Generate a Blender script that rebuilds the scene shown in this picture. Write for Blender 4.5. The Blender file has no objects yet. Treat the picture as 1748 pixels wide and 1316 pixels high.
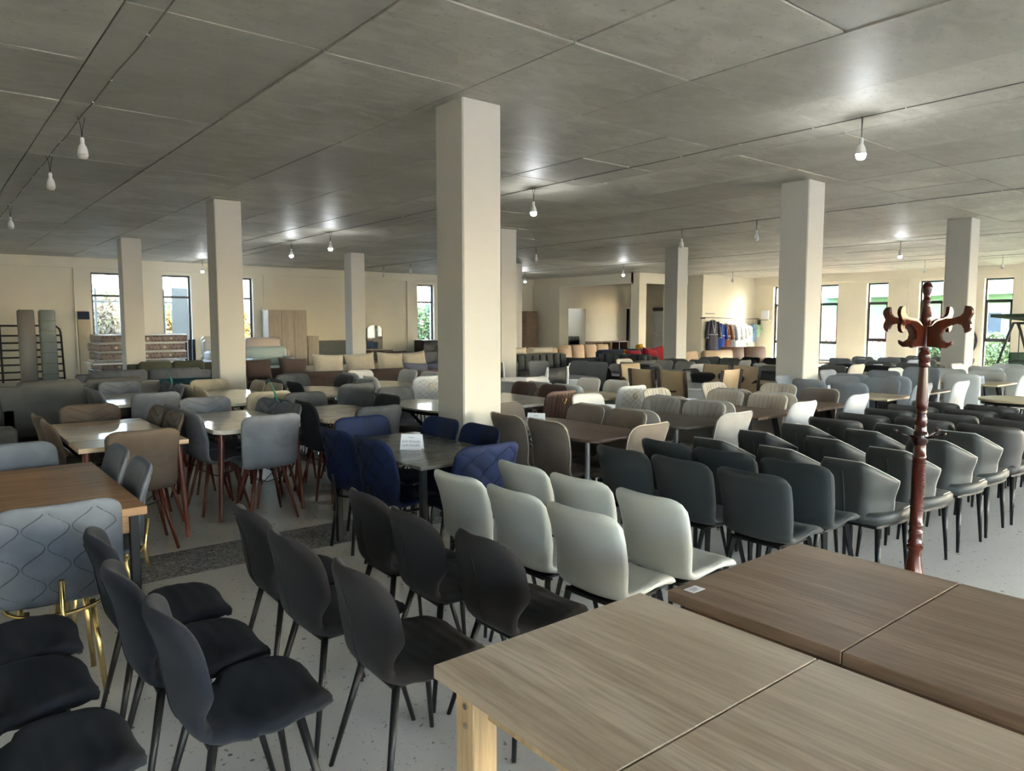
import bpy, math, random
from mathutils import Vector, Matrix
random.seed(7)
SC = bpy.context.scene
COL = SC.collection
PI = math.pi
# ------------------------------------------------------------------ camera
EYE = 1.62; F_PX = 1246.0; PITCH = math.radians(4.954); HEAD = math.radians(39.17)
cam_d = bpy.data.cameras.new('camera'); cam = bpy.data.objects.new('camera', cam_d); COL.objects.link(cam)
cam_d.sensor_fit = 'HORIZONTAL'; cam_d.sensor_width = 36.0; cam_d.lens = 36.0 * F_PX / 1748.0
cam_d.clip_start = 0.02; cam_d.clip_end = 400
cam.location = (0, 0, EYE); cam.rotation_euler = (PI / 2 - PITCH, 0, -HEAD)
SC.camera = cam
# ------------------------------------------------------------------ world, sun, exposure
W = bpy.data.worlds.new('world'); SC.world = W; W.use_nodes = True
wn = W.node_tree; wn.nodes.clear()
sky = wn.nodes.new('ShaderNodeTexSky'); sky.sky_type = 'NISHITA'; sky.sun_disc = False
sky.sun_elevation = math.radians(36); sky.sun_rotation = math.radians(122); sky.air_density = 1.0; sky.dust_density = 2.5; sky.ozone_density = 1.0
bg = wn.nodes.new('ShaderNodeBackground'); bg.inputs[1].default_value = 1.0
wo = wn.nodes.new('ShaderNodeOutputWorld'); wn.links.new(sky.outputs[0], bg.inputs[0]); wn.links.new(bg.outputs[0], wo.inputs[0])
sun_d = bpy.data.lights.new('sun', 'SUN'); sun_d.energy = 3.0; sun_d.angle = math.radians(0.9); sun_d.color = (1.0, 0.93, 0.8)
sun = bpy.data.objects.new('sun', sun_d); COL.objects.link(sun); sun.location = (40, -20, 40)
_sd = Vector((0.86 * math.cos(math.radians(36)), -0.51 * math.cos(math.radians(36)), math.sin(math.radians(36))))
sun.rotation_euler = _sd.to_track_quat('Z', 'Y').to_euler()
SC.view_settings.view_transform = 'Standard'; SC.view_settings.look = 'None'
SC.view_settings.gamma = 1.0; SC.view_settings.use_curve_mapping = False
SC.view_settings.exposure = 3.15
SC.cycles.max_bounces = 4; SC.cycles.diffuse_bounces = 3; SC.cycles.glossy_bounces = 3; SC.cycles.transparent_max_bounces = 12
SC.cycles.sample_clamp_indirect = 6.0; SC.cycles.use_light_tree = False; SC.cycles.adaptive_threshold = 0.04
# ------------------------------------------------------------------ materials
MATS = {}
def nmat(name):
    m = bpy.data.materials.new(name); m.use_nodes = True
    nt = m.node_tree; b = nt.nodes['Principled BSDF']
    return m, nt, b
def link(nt, a, b): nt.links.new(a, b)
def rgb(c): return (c[0], c[1], c[2], 1.0)
def s2l(r, g, b):
    f = lambda v: (v / 255 / 12.92) if v / 255 <= 0.04045 else ((v / 255 + 0.055) / 1.055) ** 2.4
    return (f(r), f(g), f(b))
def mixcol(nt, fac, a, b):
    n = nt.nodes.new('ShaderNodeMix'); n.data_type = 'RGBA'
    for i, v in ((6, a), (7, b)):
        if isinstance(v, tuple): n.inputs[i].default_value = rgb(v)
        else: link(nt, v, n.inputs[i])
    if isinstance(fac, float): n.inputs[0].default_value = fac
    else: link(nt, fac, n.inputs[0])
    return n.outputs[2]
def tex(nt, kind, scale, detail=4.0, vec=None, **kw):
    n = nt.nodes.new('ShaderNodeTex' + kind); n.inputs['Scale'].default_value = scale
    if 'Detail' in n.inputs: n.inputs['Detail'].default_value = 0.0 if kind == 'Voronoi' else detail
    if vec is not None: link(nt, vec, n.inputs['Vector'])
    for k, v in kw.items(): setattr(n, k, v)
    return n
def coords(nt, which='Object', scale=(1, 1, 1), rot=(0, 0, 0)):
    t = nt.nodes.new('ShaderNodeTexCoord'); mp = nt.nodes.new('ShaderNodeMapping')
    mp.inputs['Scale'].default_value = scale; mp.inputs['Rotation'].default_value = rot
    link(nt, t.outputs[which], mp.inputs['Vector']); return mp.outputs[0]
def ramp(nt, src, stops):
    r = nt.nodes.new('ShaderNodeValToRGB'); e = r.color_ramp.elements
    while len(e) < len(stops): e.new(0.5)
    for i, (p, c) in enumerate(stops): e[i].position = p; e[i].color = rgb(c) if isinstance(c, tuple) else (c, c, c, 1)
    link(nt, src, r.inputs[0]); return r.outputs[0]
def bump(nt, b, src, strength, dist=0.01):
    n = nt.nodes.new('ShaderNodeBump'); n.inputs['Strength'].default_value = strength; n.inputs['Distance'].default_value = dist
    link(nt, src, n.inputs['Height']); link(nt, n.outputs[0], b.inputs['Normal'])
def objrand(nt): return nt.nodes.new('ShaderNodeObjectInfo').outputs['Random']
def cached(f):
    def g(*a, **k):
        key = (f.__name__, a, tuple(sorted(k.items())))
        if key not in MATS: MATS[key] = f(*a, **k)
        return MATS[key]
    return g
@cached
def fabric(name, c, rough=0.9, weave=900.0, mottle=0.16, sheen=0.06):
    m, nt, b = nmat(name); v = coords(nt)
    n1 = tex(nt, 'Noise', 9.0, 5.0, v); n2 = tex(nt, 'Noise', weave, 2.0, v)
    d = tuple(max(0, x * (1 - mottle)) for x in c); l = tuple(min(1, x * (1 + mottle)) for x in c)
    base = mixcol(nt, n1.outputs[0], d, l)
    link(nt, base, b.inputs['Base Color']); b.inputs['Roughness'].default_value = rough
    b.inputs['Sheen Weight'].default_value = sheen; b.inputs['Sheen Roughness'].default_value = 0.5
    b.inputs['Specular IOR Level'].default_value = 0.25
    bump(nt, b, n2.outputs[0], 0.35, 0.002); return m
@cached
def velvet(name, c, mottle=0.35, sheen=0.06):
    m, nt, b = nmat(name); v = coords(nt)
    n1 = tex(nt, 'Noise', 6.0, 6.0, v); n1.inputs['Distortion'].default_value = 0.6
    d = tuple(x * (1 - mottle) for x in c); l = tuple(min(1, x * (1 + mottle)) for x in c)
    link(nt, mixcol(nt, ramp(nt, n1.outputs[0], [(0.35, 0.0), (0.65, 1.0)]), d, l), b.inputs['Base Color'])
    b.inputs['Roughness'].default_value = 0.7; b.inputs['Sheen Weight'].default_value = sheen
    b.inputs['Sheen Roughness'].default_value = 0.35; b.inputs['Specular IOR Level'].default_value = 0.3
    b.inputs['Sheen Tint'].default_value = rgb(tuple(min(1, x * 2 + .15) for x in c)); return m
@cached
def leather(name, c, rough=0.42, spec=0.45):
    m, nt, b = nmat(name); v = coords(nt)
    n = tex(nt, 'Voronoi', 420.0, vec=v); n1 = tex(nt, 'Noise', 5.0, 3.0, v)
    link(nt, mixcol(nt, n1.outputs[0], tuple(x * .9 for x in c), tuple(min(1, x * 1.08) for x in c)), b.inputs['Base Color'])
    b.inputs['Roughness'].default_value = rough; b.inputs['Specular IOR Level'].default_value = spec
    bump(nt, b, n.outputs['Distance'], 0.12, 0.001); return m
@cached
def plain(name, c, rough=0.5, metal=0.0, spec=0.5):
    m, nt, b = nmat(name); v = coords(nt); n = tex(nt, 'Noise', 14.0, 3.0, v)
    link(nt, mixcol(nt, n.outputs[0], tuple(x * .93 for x in c), tuple(min(1, x * 1.07) for x in c)), b.inputs['Base Color'])
    b.inputs['Roughness'].default_value = rough; b.inputs['Metallic'].default_value = metal; b.inputs['Specular IOR Level'].default_value = spec
    return m
@cached
def wood(name, c1, c2, axis='Y', scale=1.0, rough=0.45, dark=None, spec=0.4):
    m, nt, b = nmat(name)
    st = {'X': (0.9, 14, 14), 'Y': (14, 0.9, 14), 'Z': (14, 14, 0.9)}[axis]
    v = coords(nt, scale=tuple(x * scale for x in st))
    n1 = tex(nt, 'Noise', 1.0, 8.0, v); n1.inputs['Distortion'].default_value = 1.3
    v2 = coords(nt, scale=tuple(x * scale * 5 for x in st)); n2 = tex(nt, 'Noise', 1.4, 6.0, v2)
    v3 = coords(nt, scale=tuple(x * scale * 0.28 for x in st)); n3 = tex(nt, 'Noise', 1.0, 3.0, v3)
    base = mixcol(nt, ramp(nt, n1.outputs[0], [(0.36, 0.0), (0.64, 1.0)]), c1, c2)
    base = mixcol(nt, ramp(nt, n2.outputs[0], [(0.42, 0.0), (0.66, 0.45)]), base, dark or tuple(x * .55 for x in c1))
    base = mixcol(nt, ramp(nt, n3.outputs[0], [(0.4, 0.0), (0.75, 0.4)]), base, tuple(min(1, x * 1.25) for x in c2))
    link(nt, base, b.inputs['Base Color']); b.inputs['Roughness'].default_value = rough; b.inputs['Specular IOR Level'].default_value = spec
    bump(nt, b, n2.outputs[0], 0.08, 0.001); return m
@cached
def marble(name, c1, c2, rough=0.08, scale=1.6):
    m, nt, b = nmat(name); v = coords(nt, scale=(1, 2.2, 1), rot=(0, 0, .6))
    n = tex(nt, 'Noise', scale, 8.0, v); n.inputs['Distortion'].default_value = 2.0
    link(nt, ramp(nt, n.outputs[0], [(0.38, c1), (0.5, c2), (0.56, c1), (0.8, c1)]), b.inputs['Base Color'])
    b.inputs['Roughness'].default_value = rough; return m
@cached
def glass(name, tint=(0.97, 0.985, 0.98)):
    m = bpy.data.materials.new(name); m.use_nodes = True; nt = m.node_tree; nt.nodes.clear()
    o = nt.nodes.new('ShaderNodeOutputMaterial'); tr = nt.nodes.new('ShaderNodeBsdfTransparent'); gl = nt.nodes.new('ShaderNodeBsdfGlossy')
    tr.inputs[0].default_value = rgb(tint); gl.inputs['Roughness'].default_value = 0.02
    fr = nt.nodes.new('ShaderNodeFresnel'); fr.inputs[0].default_value = 1.25
    mx = nt.nodes.new('ShaderNodeMixShader'); link(nt, fr.outputs[0], mx.inputs[0]); link(nt, tr.outputs[0], mx.inputs[1]); link(nt, gl.outputs[0], mx.inputs[2])
    link(nt, mx.outputs[0], o.inputs[0]); return m
@cached
def emis(name, c, s):
    m, nt, b = nmat(name); b.inputs['Base Color'].default_value = rgb(c)
    b.inputs['Emission Color'].default_value = rgb(c); b.inputs['Emission Strength'].default_value = s; return m
def concrete_mat():
    m, nt, b = nmat('cast_concrete'); v = coords(nt, 'Object')
    geo = nt.nodes.new('ShaderNodeNewGeometry'); mp = nt.nodes.new('ShaderNodeMapping'); link(nt, geo.outputs['Position'], mp.inputs[0])
    n1 = tex(nt, 'Noise', 0.9, 8.0, mp.outputs[0]); n1.inputs['Distortion'].default_value = .8
    mp2 = nt.nodes.new('ShaderNodeMapping'); mp2.inputs['Scale'].default_value = (0.9, 2.0, 1); mp2.inputs['Rotation'].default_value = (0, 0, .35); link(nt, geo.outputs['Position'], mp2.inputs[0])
    n2 = tex(nt, 'Noise', 3.0, 9.0, mp2.outputs[0]); n2.inputs['Distortion'].default_value = 1.0
    n3 = tex(nt, 'Noise', 28.0, 5.0, mp.outputs[0])
    base = mixcol(nt, ramp(nt, n1.outputs[0], [(0.3, 0.0), (0.7, 1.0)]), s2l(168, 165, 151), s2l(206, 202, 187))
    base = mixcol(nt, ramp(nt, n2.outputs[0], [(0.45, 0.0), (0.7, 0.55)]), base, s2l(218, 214, 200))
    base = mixcol(nt, ramp(nt, n3.outputs[0], [(0.60, 0.0), (0.72, 0.35)]), base, s2l(88, 86, 78))
    r = objrand(nt)
    base2 = mixcol(nt, ramp(nt, r, [(0.0, 0.0), (1.0, 0.6)]), base, s2l(164, 161, 148))
    link(nt, base2, b.inputs['Base Color'])
    b.inputs['Roughness'].default_value = 0.52; b.inputs['Specular IOR Level'].default_value = 0.35
    bump(nt, b, n2.outputs[0], 0.3, 0.01); return m
def wall_mat(name, c, stain=0.12):
    m, nt, b = nmat(name); geo = nt.nodes.new('ShaderNodeNewGeometry')
    n1 = tex(nt, 'Noise', 0.7, 6.0, geo.outputs['Position']); n2 = tex(nt, 'Noise', 60.0, 4.0, geo.outputs['Position'])
    link(nt, mixcol(nt, ramp(nt, n1.outputs[0], [(0.35, 0.0), (0.75, 1.0)]), tuple(x * (1 - stain) for x in c), c), b.inputs['Base Color'])
    b.inputs['Roughness'].default_value = 0.75; b.inputs['Specular IOR Level'].default_value = 0.3
    bump(nt, b, n2.outputs[0], 0.15, 0.004); return m
def terrazzo(name, base_c, flecks, scale, size, rough):
    m, nt, b = nmat(name); geo = nt.nodes.new('ShaderNodeNewGeometry'); pos = geo.outputs['Position']
    n0 = tex(nt, 'Noise', 0.8, 5.0, pos); col = mixcol(nt, n0.outputs[0], tuple(x * .9 for x in base_c), base_c)
    for i, (fc, th, k) in enumerate(flecks):
        mp = nt.nodes.new('ShaderNodeMapping'); mp.inputs['Location'].default_value = (i * 3.7, i * 1.3, 0); link(nt, pos, mp.inputs[0])
        nz = tex(nt, 'Noise', scale * k * .6, 2.0, mp.outputs[0])
        add = nt.nodes.new('ShaderNodeVectorMath'); add.operation = 'MULTIPLY_ADD'; link(nt, nz.outputs['Color'], add.inputs[0]); add.inputs[1].default_value = (.06, .06, .06); link(nt, mp.outputs[0], add.inputs[2])
        vo = tex(nt, 'Voronoi', scale * k, vec=add.outputs[0])
        sel = nt.nodes.new('ShaderNodeSeparateColor'); link(nt, vo.outputs['Color'], sel.inputs[0])
        a = ramp(nt, vo.outputs['Distance'], [(size, 1.0), (size + .06, 0.0)])
        s = ramp(nt, sel.outputs[0], [(th, 0.0), (th + .02, 1.0)])
        mu = nt.nodes.new('ShaderNodeMath'); mu.operation = 'MULTIPLY'; link(nt, a, mu.inputs[0]); link(nt, s, mu.inputs[1])
        col = mixcol(nt, mu.outputs[0], col, fc)
    link(nt, col, b.inputs['Base Color'])
    rn = tex(nt, 'Noise', 3.0, 5.0, pos)
    link(nt, ramp(nt, rn.outputs[0], [(0.3, rough), (0.7, rough + .15)]), b.inputs['Roughness']); return m
M = {}
M['concrete'] = concrete_mat()
M['seam'] = plain('concrete_seam', s2l(120, 118, 108), 0.9)
M['cream'] = wall_mat('cream_wall_paint', s2l(238, 229, 206), 0.10)
M['column'] = wall_mat('column_paint', s2l(198, 195, 186), 0.07)
M['floor'] = terrazzo('pale_terrazzo', s2l(212, 210, 205), [(s2l(134, 136, 138), .84, 1.0), (s2l(88, 90, 92), .94, 0.6), (s2l(160, 160, 158), .8, 1.7)], 34, .2, .3)
M['band'] = terrazzo('dark_terrazzo', s2l(150, 150, 150), [(s2l(62, 64, 66), .45, 1.0), (s2l(215, 215, 212), .72, 1.3), (s2l(40, 42, 44), .7, 1.7)], 46, .42, .3)
M['black'] = plain('black_metal', (0.010, 0.010, 0.011), 0.42, 0.0, 0.35)
M['matblack'] = plain('matt_black', (0.02, 0.02, 0.022), 0.6)
M['gold'] = plain('gold_metal', (0.75, 0.58, 0.25), 0.25, 1.0)
M['chrome'] = plain('chrome', (0.7, 0.7, 0.72), 0.15, 1.0)
M['steel'] = plain('grey_steel', (0.35, 0.37, 0.4), 0.35, 0.8)
M['frame'] = plain('window_frame_grey', s2l(62, 66, 66), 0.45)
M['white'] = plain('white_lacquer', (0.82, 0.82, 0.8), 0.12)
M['paper'] = plain('white_paper', (0.8, 0.82, 0.88), 0.7)
M['ink'] = plain('black_ink', (0.03, 0.03, 0.05), 0.7)
M['redleg'] = wood('reddish_wood', s2l(70, 32, 24), s2l(104, 52, 38), 'Z', 1.0, 0.35)
M['oak'] = wood('sonoma_oak', s2l(160, 144, 124), s2l(188, 174, 155), 'Y', 0.9, 0.42, dark=s2l(130, 112, 92))
M['oakZ'] = wood('sonoma_oak_upright', s2l(168, 142, 106), s2l(200, 174, 134), 'Z', 1.0, 0.42, dark=s2l(140, 116, 84))
M['oak2'] = wood('brown_oak', s2l(118, 97, 79), s2l(146, 124, 104), 'Y', 0.9, 0.45, dark=s2l(92, 72, 55))
M['oak2edge'] = wood('brown_oak_edge', s2l(84, 64, 46), s2l(108, 84, 62), 'Y', 2.0, 0.55)
M['craft'] = wood('craft_oak', s2l(148, 112, 78), s2l(178, 140, 102), 'X', 1.0, 0.5, dark=s2l(104, 74, 48))
M['paleoak'] = wood('pale_oak', s2l(176, 148, 116), s2l(204, 178, 146), 'X', 1.0, 0.35)
M['walnut'] = wood('walnut_veneer', s2l(88, 70, 58), s2l(122, 100, 84), 'Y', 1.0, 0.35)
M['darkash'] = wood('charcoal_ash', s2l(66, 60, 56), s2l(90, 82, 76), 'Y', 1.0, 0.38)
M['grey_top'] = wood('grey_stone_veneer', s2l(98, 96, 92), s2l(128, 126, 120), 'X', 0.5, 0.22)
M['lwood'] = wood('light_wood', s2l(186, 168, 136), s2l(214, 198, 166), 'Y', 1.0, 0.3)
M['marble'] = marble('cream_marble', s2l(226, 214, 192), s2l(196, 180, 156), 0.12)
M['whitegloss'] = marble('white_gloss', s2l(226, 222, 212), s2l(212, 206, 194), 0.1)
M['mahog'] = wood('mahogany_lacquer', s2l(58, 18, 8), s2l(104, 38, 18), 'Z', 0.6, 0.16, spec=0.6)
M['darkmahog'] = plain('dark_mahogany', s2l(46, 16, 14), 0.14, spec=0.6)
M['glass'] = glass('clear_glass')
M['mirror'] = plain('mirror', (0.75, 0.77, 0.78), 0.03, 1.0)
M['wrap'] = None
# ------------------------------------------------------------------ mesh builder
class MB:
    def __init__(s): s.v = []; s.f = []; s.fm = []
    def add(s, vs, fs, mi=0):
        o = len(s.v); s.v += [tuple(p) for p in vs]; s.f += [tuple(i + o for i in f) for f in fs]; s.fm += [mi] * len(fs); return s
    def box(s, x0, y0, z0, x1, y1, z1, mi=0, M4=None, ch=0.0):
        if ch > 0:
            c = ch; vs = []; 
            for (zz, k) in ((z0, c), (z0 + c, 0), (z1 - c, 0), (z1, c)):
                vs += [(x0 + k + (c if k == 0 else 0), y0 + k, zz), (x1 - k - (c if k == 0 else 0), y0 + k, zz), (x1 - k, y0 + k + (c if k == 0 else 0), zz), (x1 - k, y1 - k - (c if k == 0 else 0), zz),
                       (x1 - k - (c if k == 0 else 0), y1 - k, zz), (x0 + k + (c if k == 0 else 0), y1 - k, zz), (x0 + k, y1 - k - (c if k == 0 else 0), zz), (x0 + k, y0 + k + (c if k == 0 else 0), zz)]
            fs = [tuple(range(7, -1, -1)), tuple(range(24, 32))]
            for r in range(3):
                for i in range(8): fs.append((r * 8 + i, r * 8 + (i + 1) % 8, r * 8 + 8 + (i + 1) % 8, r * 8 + 8 + i))
        else:
            vs = [(x0, y0, z0), (x1, y0, z0), (x1, y1, z0), (x0, y1, z0), (x0, y0, z1), (x1, y0, z1), (x1, y1, z1), (x0, y1, z1)]
            fs = [(0, 3, 2, 1), (4, 5, 6, 7), (0, 1, 5, 4), (1, 2, 6, 5), (2, 3, 7, 6), (3, 0, 4, 7)]
        if M4 is not None: vs = [M4 @ Vector(p) for p in vs]
        return s.add(vs, fs, mi)
    def tube(s, pts, rad, n=8, mi=0, cap=True, closed=False, squash=1.0):
        P = [Vector(p) for p in pts]; k = len(P)
        if not isinstance(rad, (list, tuple)): rad = [rad] * k
        rings = []; up = None
        for i in range(k):
            if closed: t = P[(i + 1) % k] - P[i - 1]
            else: t = P[min(i + 1, k - 1)] - P[max(i - 1, 0)]
            if t.length < 1e-9: t = Vector((0, 0, 1))
            t.normalize()
            if up is None:
                up = Vector((0, 0, 1)) if abs(t.z) < .9 else Vector((1, 0, 0))
            u = (up - t * up.dot(t))
            if u.length < 1e-6: u = t.orthogonal()
            u.normalize(); w = t.cross(u); up = u
            rings.append([P[i] + (u * math.cos(a) + w * math.sin(a) * squash) * rad[i] for a in [2 * PI * j / n for j in range(n)]])
        vs = [p for r in rings for p in r]; fs = []
        for i in range(k if closed else k - 1):
            a = i * n; b = ((i + 1) % k) * n
            for j in range(n): fs.append((a + j, a + (j + 1) % n, b + (j + 1) % n, b + j))
        if cap and not closed: fs += [tuple(range(n - 1, -1, -1)), tuple((k - 1) * n + j for j in range(n))]
        return s.add(vs, fs, mi)
    def lathe(s, prof, n=20, mi=0, c=(0, 0)):
        vs = []; fs = []
        for (r, z) in prof:
            for j in range(n):
                a = 2 * PI * j / n; vs.append((c[0] + r * math.cos(a), c[1] + r * math.sin(a), z))
        for i in range(len(prof) - 1):
            for j in range(n): fs.append((i * n + j, i * n + (j + 1) % n, i * n + n + (j + 1) % n, i * n + n + j))
        fs += [tuple(range(n - 1, -1, -1)), tuple((len(prof) - 1) * n + j for j in range(n))]
        return s.add(vs, fs, mi)
    def prism(s, poly, z0, z1, mi=0, M4=None, ch=0.0):
        n = len(poly); cx = sum(p[0] for p in poly) / n; cy = sum(p[1] for p in poly) / n
        if ch > 0:
            def sh(k): 
                out = []
                for p in poly:
                    d = Vector((cx - p[0], cy - p[1])); d.normalize(); out.append((p[0] + d.x * k, p[1] + d.y * k))
                return out
            layers = [(sh(ch), z0), (poly, z0 + ch), (poly, z1 - ch), (sh(ch), z1)]
        else: layers = [(poly, z0), (poly, z1)]
        vs = [(p[0], p[1], z) for L, z in layers for p in L]
        fs = [tuple(range(n - 1, -1, -1)), tuple((len(layers) - 1) * n + j for j in range(n))]
        for i in range(len(layers) - 1):
            for j in range(n): fs.append((i * n + j, i * n + (j + 1) % n, i * n + n + (j + 1) % n, i * n + n + j))
        if M4 is not None: vs = [M4 @ Vector(p) for p in vs]
        return s.add(vs, fs, mi)
    def mesh(s, name, mats, smooth=False, angle=None):
        me = bpy.data.meshes.new(name); me.from_pydata(s.v, [], s.f)
        if not isinstance(mats, (list, tuple)): mats = [mats]
        for m in mats: me.materials.append(m)
        if len(mats) > 1: me.polygons.foreach_set('material_index', s.fm)
        if smooth:
            me.polygons.foreach_set('use_smooth', [True] * len(me.polygons))
            if angle is not None: me.set_sharp_from_angle(angle=math.radians(angle))
        me.update(); return me
def obj(name, me, parent=None, loc=(0, 0, 0), rz=0.0, rot=None):
    o = bpy.data.objects.new(name, me); COL.objects.link(o); o.location = loc
    o.rotation_euler = rot if rot is not None else (0, 0, rz)
    if parent is not None: o.parent = parent
    return o
def tag(o, label, cat, group=None, kind=None):
    o['label'] = label
    if cat: o['category'] = cat
    if group: o['group'] = group
    if kind: o['kind'] = kind
    return o
def thing(name, label, cat, loc=(0, 0, 0), rz=0.0, group=None):
    o = bpy.data.objects.new(name, None); o.empty_display_size = 0.1; COL.objects.link(o); o.location = loc; o.rotation_euler = (0, 0, rz)
    return tag(o, label, cat, group)
def struct(name, me, label=None, parent=None, loc=(0, 0, 0)):
    o = obj(name, me, parent, loc)
    if parent is None: o['kind'] = 'structure'
    if label: o['label'] = label
    return o
def assemble(parts, root):
    """parts: list of (name, mesh, [subparts], label)"""
    for p in parts:
        o = obj(p[0], p[1], root)
        if len(p) > 3 and p[3]: o['label'] = p[3]
        for q in (p[2] if len(p) > 2 and p[2] else []): obj(q[0], q[1], o)
def spline(pts, n):
    """Catmull-Rom through 2D/3D points, resampled evenly by arc length"""
    P = [Vector(p) for p in pts]; out = []
    for i in range(len(P) - 1):
        p0 = P[max(i - 1, 0)]; p1 = P[i]; p2 = P[i + 1]; p3 = P[min(i + 2, len(P) - 1)]
        for k in range(16):
            t = k / 16; out.append(0.5 * ((2 * p1) + (p2 - p0) * t + (2 * p0 - 5 * p1 + 4 * p2 - p3) * t * t + (3 * p1 - p0 - 3 * p2 + p3) * t ** 3))
    out.append(P[-1]); L = [0.0]
    for a, b in zip(out, out[1:]): L.append(L[-1] + (b - a).length)
    res = []; j = 0
    for i in range(n):
        d = L[-1] * i / (n - 1)
        while j < len(L) - 2 and L[j + 1] < d: j += 1
        u = (d - L[j]) / max(1e-9, L[j + 1] - L[j]); res.append(out[j].lerp(out[j + 1], u))
    return res
def lerpf(stops):
    def f(t):
        if t <= stops[0][0]: return stops[0][1]
        for (a, va), (b, vb) in zip(stops, stops[1:]):
            if t <= b:
                u = (t - a) / (b - a); u = u * u * (3 - 2 * u); return va + (vb - va) * u
        return stops[-1][1]
    return f
def shell(prof, t0, t1, hw, thick, wrap, nu=14, nv=14, c1=None, c0=None, free0=True, free1=True, disp=None, dispb=None, N=160):
    """upholstered shell: mid surface swept along the side profile (y,z), closed, rounded edges. returns (MB, border point list)"""
    C = spline(prof, N); mb = MB(); F = []; B = []; Mid = []
    us = [math.sin(PI / 2 * (2 * i / nu - 1)) * .55 + (2 * i / nu - 1) * .45 for i in range(nu + 1)]
    for j in range(nv + 1):
        v = j / nv
        if free0 and free1: v = .5 + (math.sin(PI / 2 * (2 * v - 1)) * .5 + (2 * v - 1) * .5) * .5
        rowF = []; rowB = []; rowM = []
        for u in us:
            a0, a1 = t0, t1; au = abs(u)
            if c1 and au > c1[0]:
                q = (au - c1[0]) / (1 - c1[0]); a1 = t1 - c1[1] * ((1 - math.sqrt(max(0, 1 - q * q))) if (len(c1) < 3) else q)
            if c0 and au > c0[0]:
                q = (au - c0[0]) / (1 - c0[0]); a0 = t0 + c0[1] * (1 - math.sqrt(max(0, 1 - q * q)))
            t = a0 + (a1 - a0) * v; x = t * (N - 1); i = min(N - 2, max(0, int(x))); fr = x - i
            p = C[i].lerp(C[i + 1], fr); i0 = max(0, i - 2); i1 = min(N - 1, i + 3); T = (C[i1] - C[i0]).normalized()
            n = Vector((T[1], -T[0])); w = hw(t)
            off = wrap(t, au) if wrap else 0.0
            pm = Vector((u * w, p[0] + n[0] * off, p[1] + n[1] * off))
            e = 1.0
            if free0: e *= math.sqrt(max(0.0, 1 - (1 - min(1, v / .16)) ** 2)) if v < .16 else 1
            if free1: e *= math.sqrt(max(0.0, 1 - (1 - min(1, (1 - v) / .12)) ** 2)) if v > .88 else 1
            e *= math.sqrt(max(0.0, 1 - au ** 8)) if au < 1 else 0
            th = max(.15, e) * thick
            n3 = Vector((0, n[0], n[1]))
            if wrap and au > 0:   # tilt normal with wrap slope
                sl = (wrap(t, min(1, au + .02)) - wrap(t, max(0, au - .02))) / .04 / max(w, .05)
                n3 = (n3 - Vector(((1 if u > 0 else -1) * sl, 0, 0))).normalized()
            df = disp(u, v) if disp else 0; db = dispb(u, v) if dispb else 0
            rowF.append(pm + n3 * (th + df * e)); rowB.append(pm - n3 * (th + db * e)); rowM.append(pm)
        F.append(rowF); B.append(rowB); Mid.append(rowM)
    W_ = nu + 1; nF = W_ * (nv + 1); vs = [p for r in F for p in r] + [p for r in B for p in r]; fs = []
    g = lambda j, i: j * W_ + i
    for j in range(nv):
        for i in range(nu):
            fs.append((g(j, i), g(j + 1, i), g(j + 1, i + 1), g(j, i + 1)))
            fs.append((nF + g(j, i), nF + g(j, i + 1), nF + g(j + 1, i + 1), nF + g(j + 1, i)))
    for j in range(nv):
        fs.append((g(j, 0), nF + g(j, 0), nF + g(j + 1, 0), g(j + 1, 0)))
        fs.append((g(j, nu), g(j + 1, nu), nF + g(j + 1, nu), nF + g(j, nu)))
    for i in range(nu):
        fs.append((g(0, i), g(0, i + 1), nF + g(0, i + 1), nF + g(0, i)))
        fs.append((g(nv, i), nF + g(nv, i), nF + g(nv, i + 1), g(nv, i + 1)))
    mb.add(vs, fs)
    mb.us = us
    border = [Mid[j][0] for j in range(nv + 1)] + Mid[nv][1:-1] + [Mid[j][nu] for j in range(nv, -1, -1)]
    return mb, border, F, B
# ------------------------------------------------------------------ the room
HC = 3.45; XW0, XW1, YW0, YW1 = -7.3, 27.2, -7.76, 24.0
def quadbox(x0, y0, z0, x1, y1, z1): return MB().box(x0, y0, z0, x1, y1, z1)
floor = struct('floor', quadbox(XW0, YW0, -0.2, XW1 + .4, YW1 + .4, -0.012).mesh('floor', M['floor']), 'pale speckled terrazzo floor')
# terrazzo floor fields between the darker bands that follow the column lines
bx = [3.45, 8.88, 14.33, 19.8]; by = [-1.45, 4.87, 11.22, 17.57]; BW = .56
xs = [XW0]; ys = [YW0]
for b_ in bx: xs += [b_, b_ + BW]
for b_ in by: ys += [b_, b_ + BW]
xs.append(XW1 + .3); ys.append(YW1 + .3)
g_ = .004
for i in range(len(xs) - 1):
    for j in range(len(ys) - 1):
        bi, bj = i % 2 == 1, j % 2 == 1
        if bi and not bj: 
            me = quadbox(xs[i] + g_, ys[j], -.012, xs[i + 1] - g_, ys[j + 1], 0).mesh('band', M['band'])
            struct('terrazzo_band', me, parent=floor)
        elif bj:
            me = quadbox(xs[i], ys[j] + g_, -.012, xs[i + 1], ys[j + 1] - g_, 0).mesh('band', M['band'])
            struct('terrazzo_band', me, parent=floor)
        else:
            me = quadbox(xs[i] + g_, ys[j] + g_, -.012, xs[i + 1] - g_, ys[j + 1] - g_, 0).mesh('field', M['floor'])
            struct('terrazzo_field', me, parent=floor)
ceiling = struct('ceiling', quadbox(XW0 - .3, YW0 - .3, HC + .012, XW1 + .34, 24.32, HC + .3).box(XW1 + .34, 17.3, HC + .012, 31.6, 24.32, HC + .3).mesh('ceiling', M['seam']), 'bare cast concrete ceiling with formwork panel marks')
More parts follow.
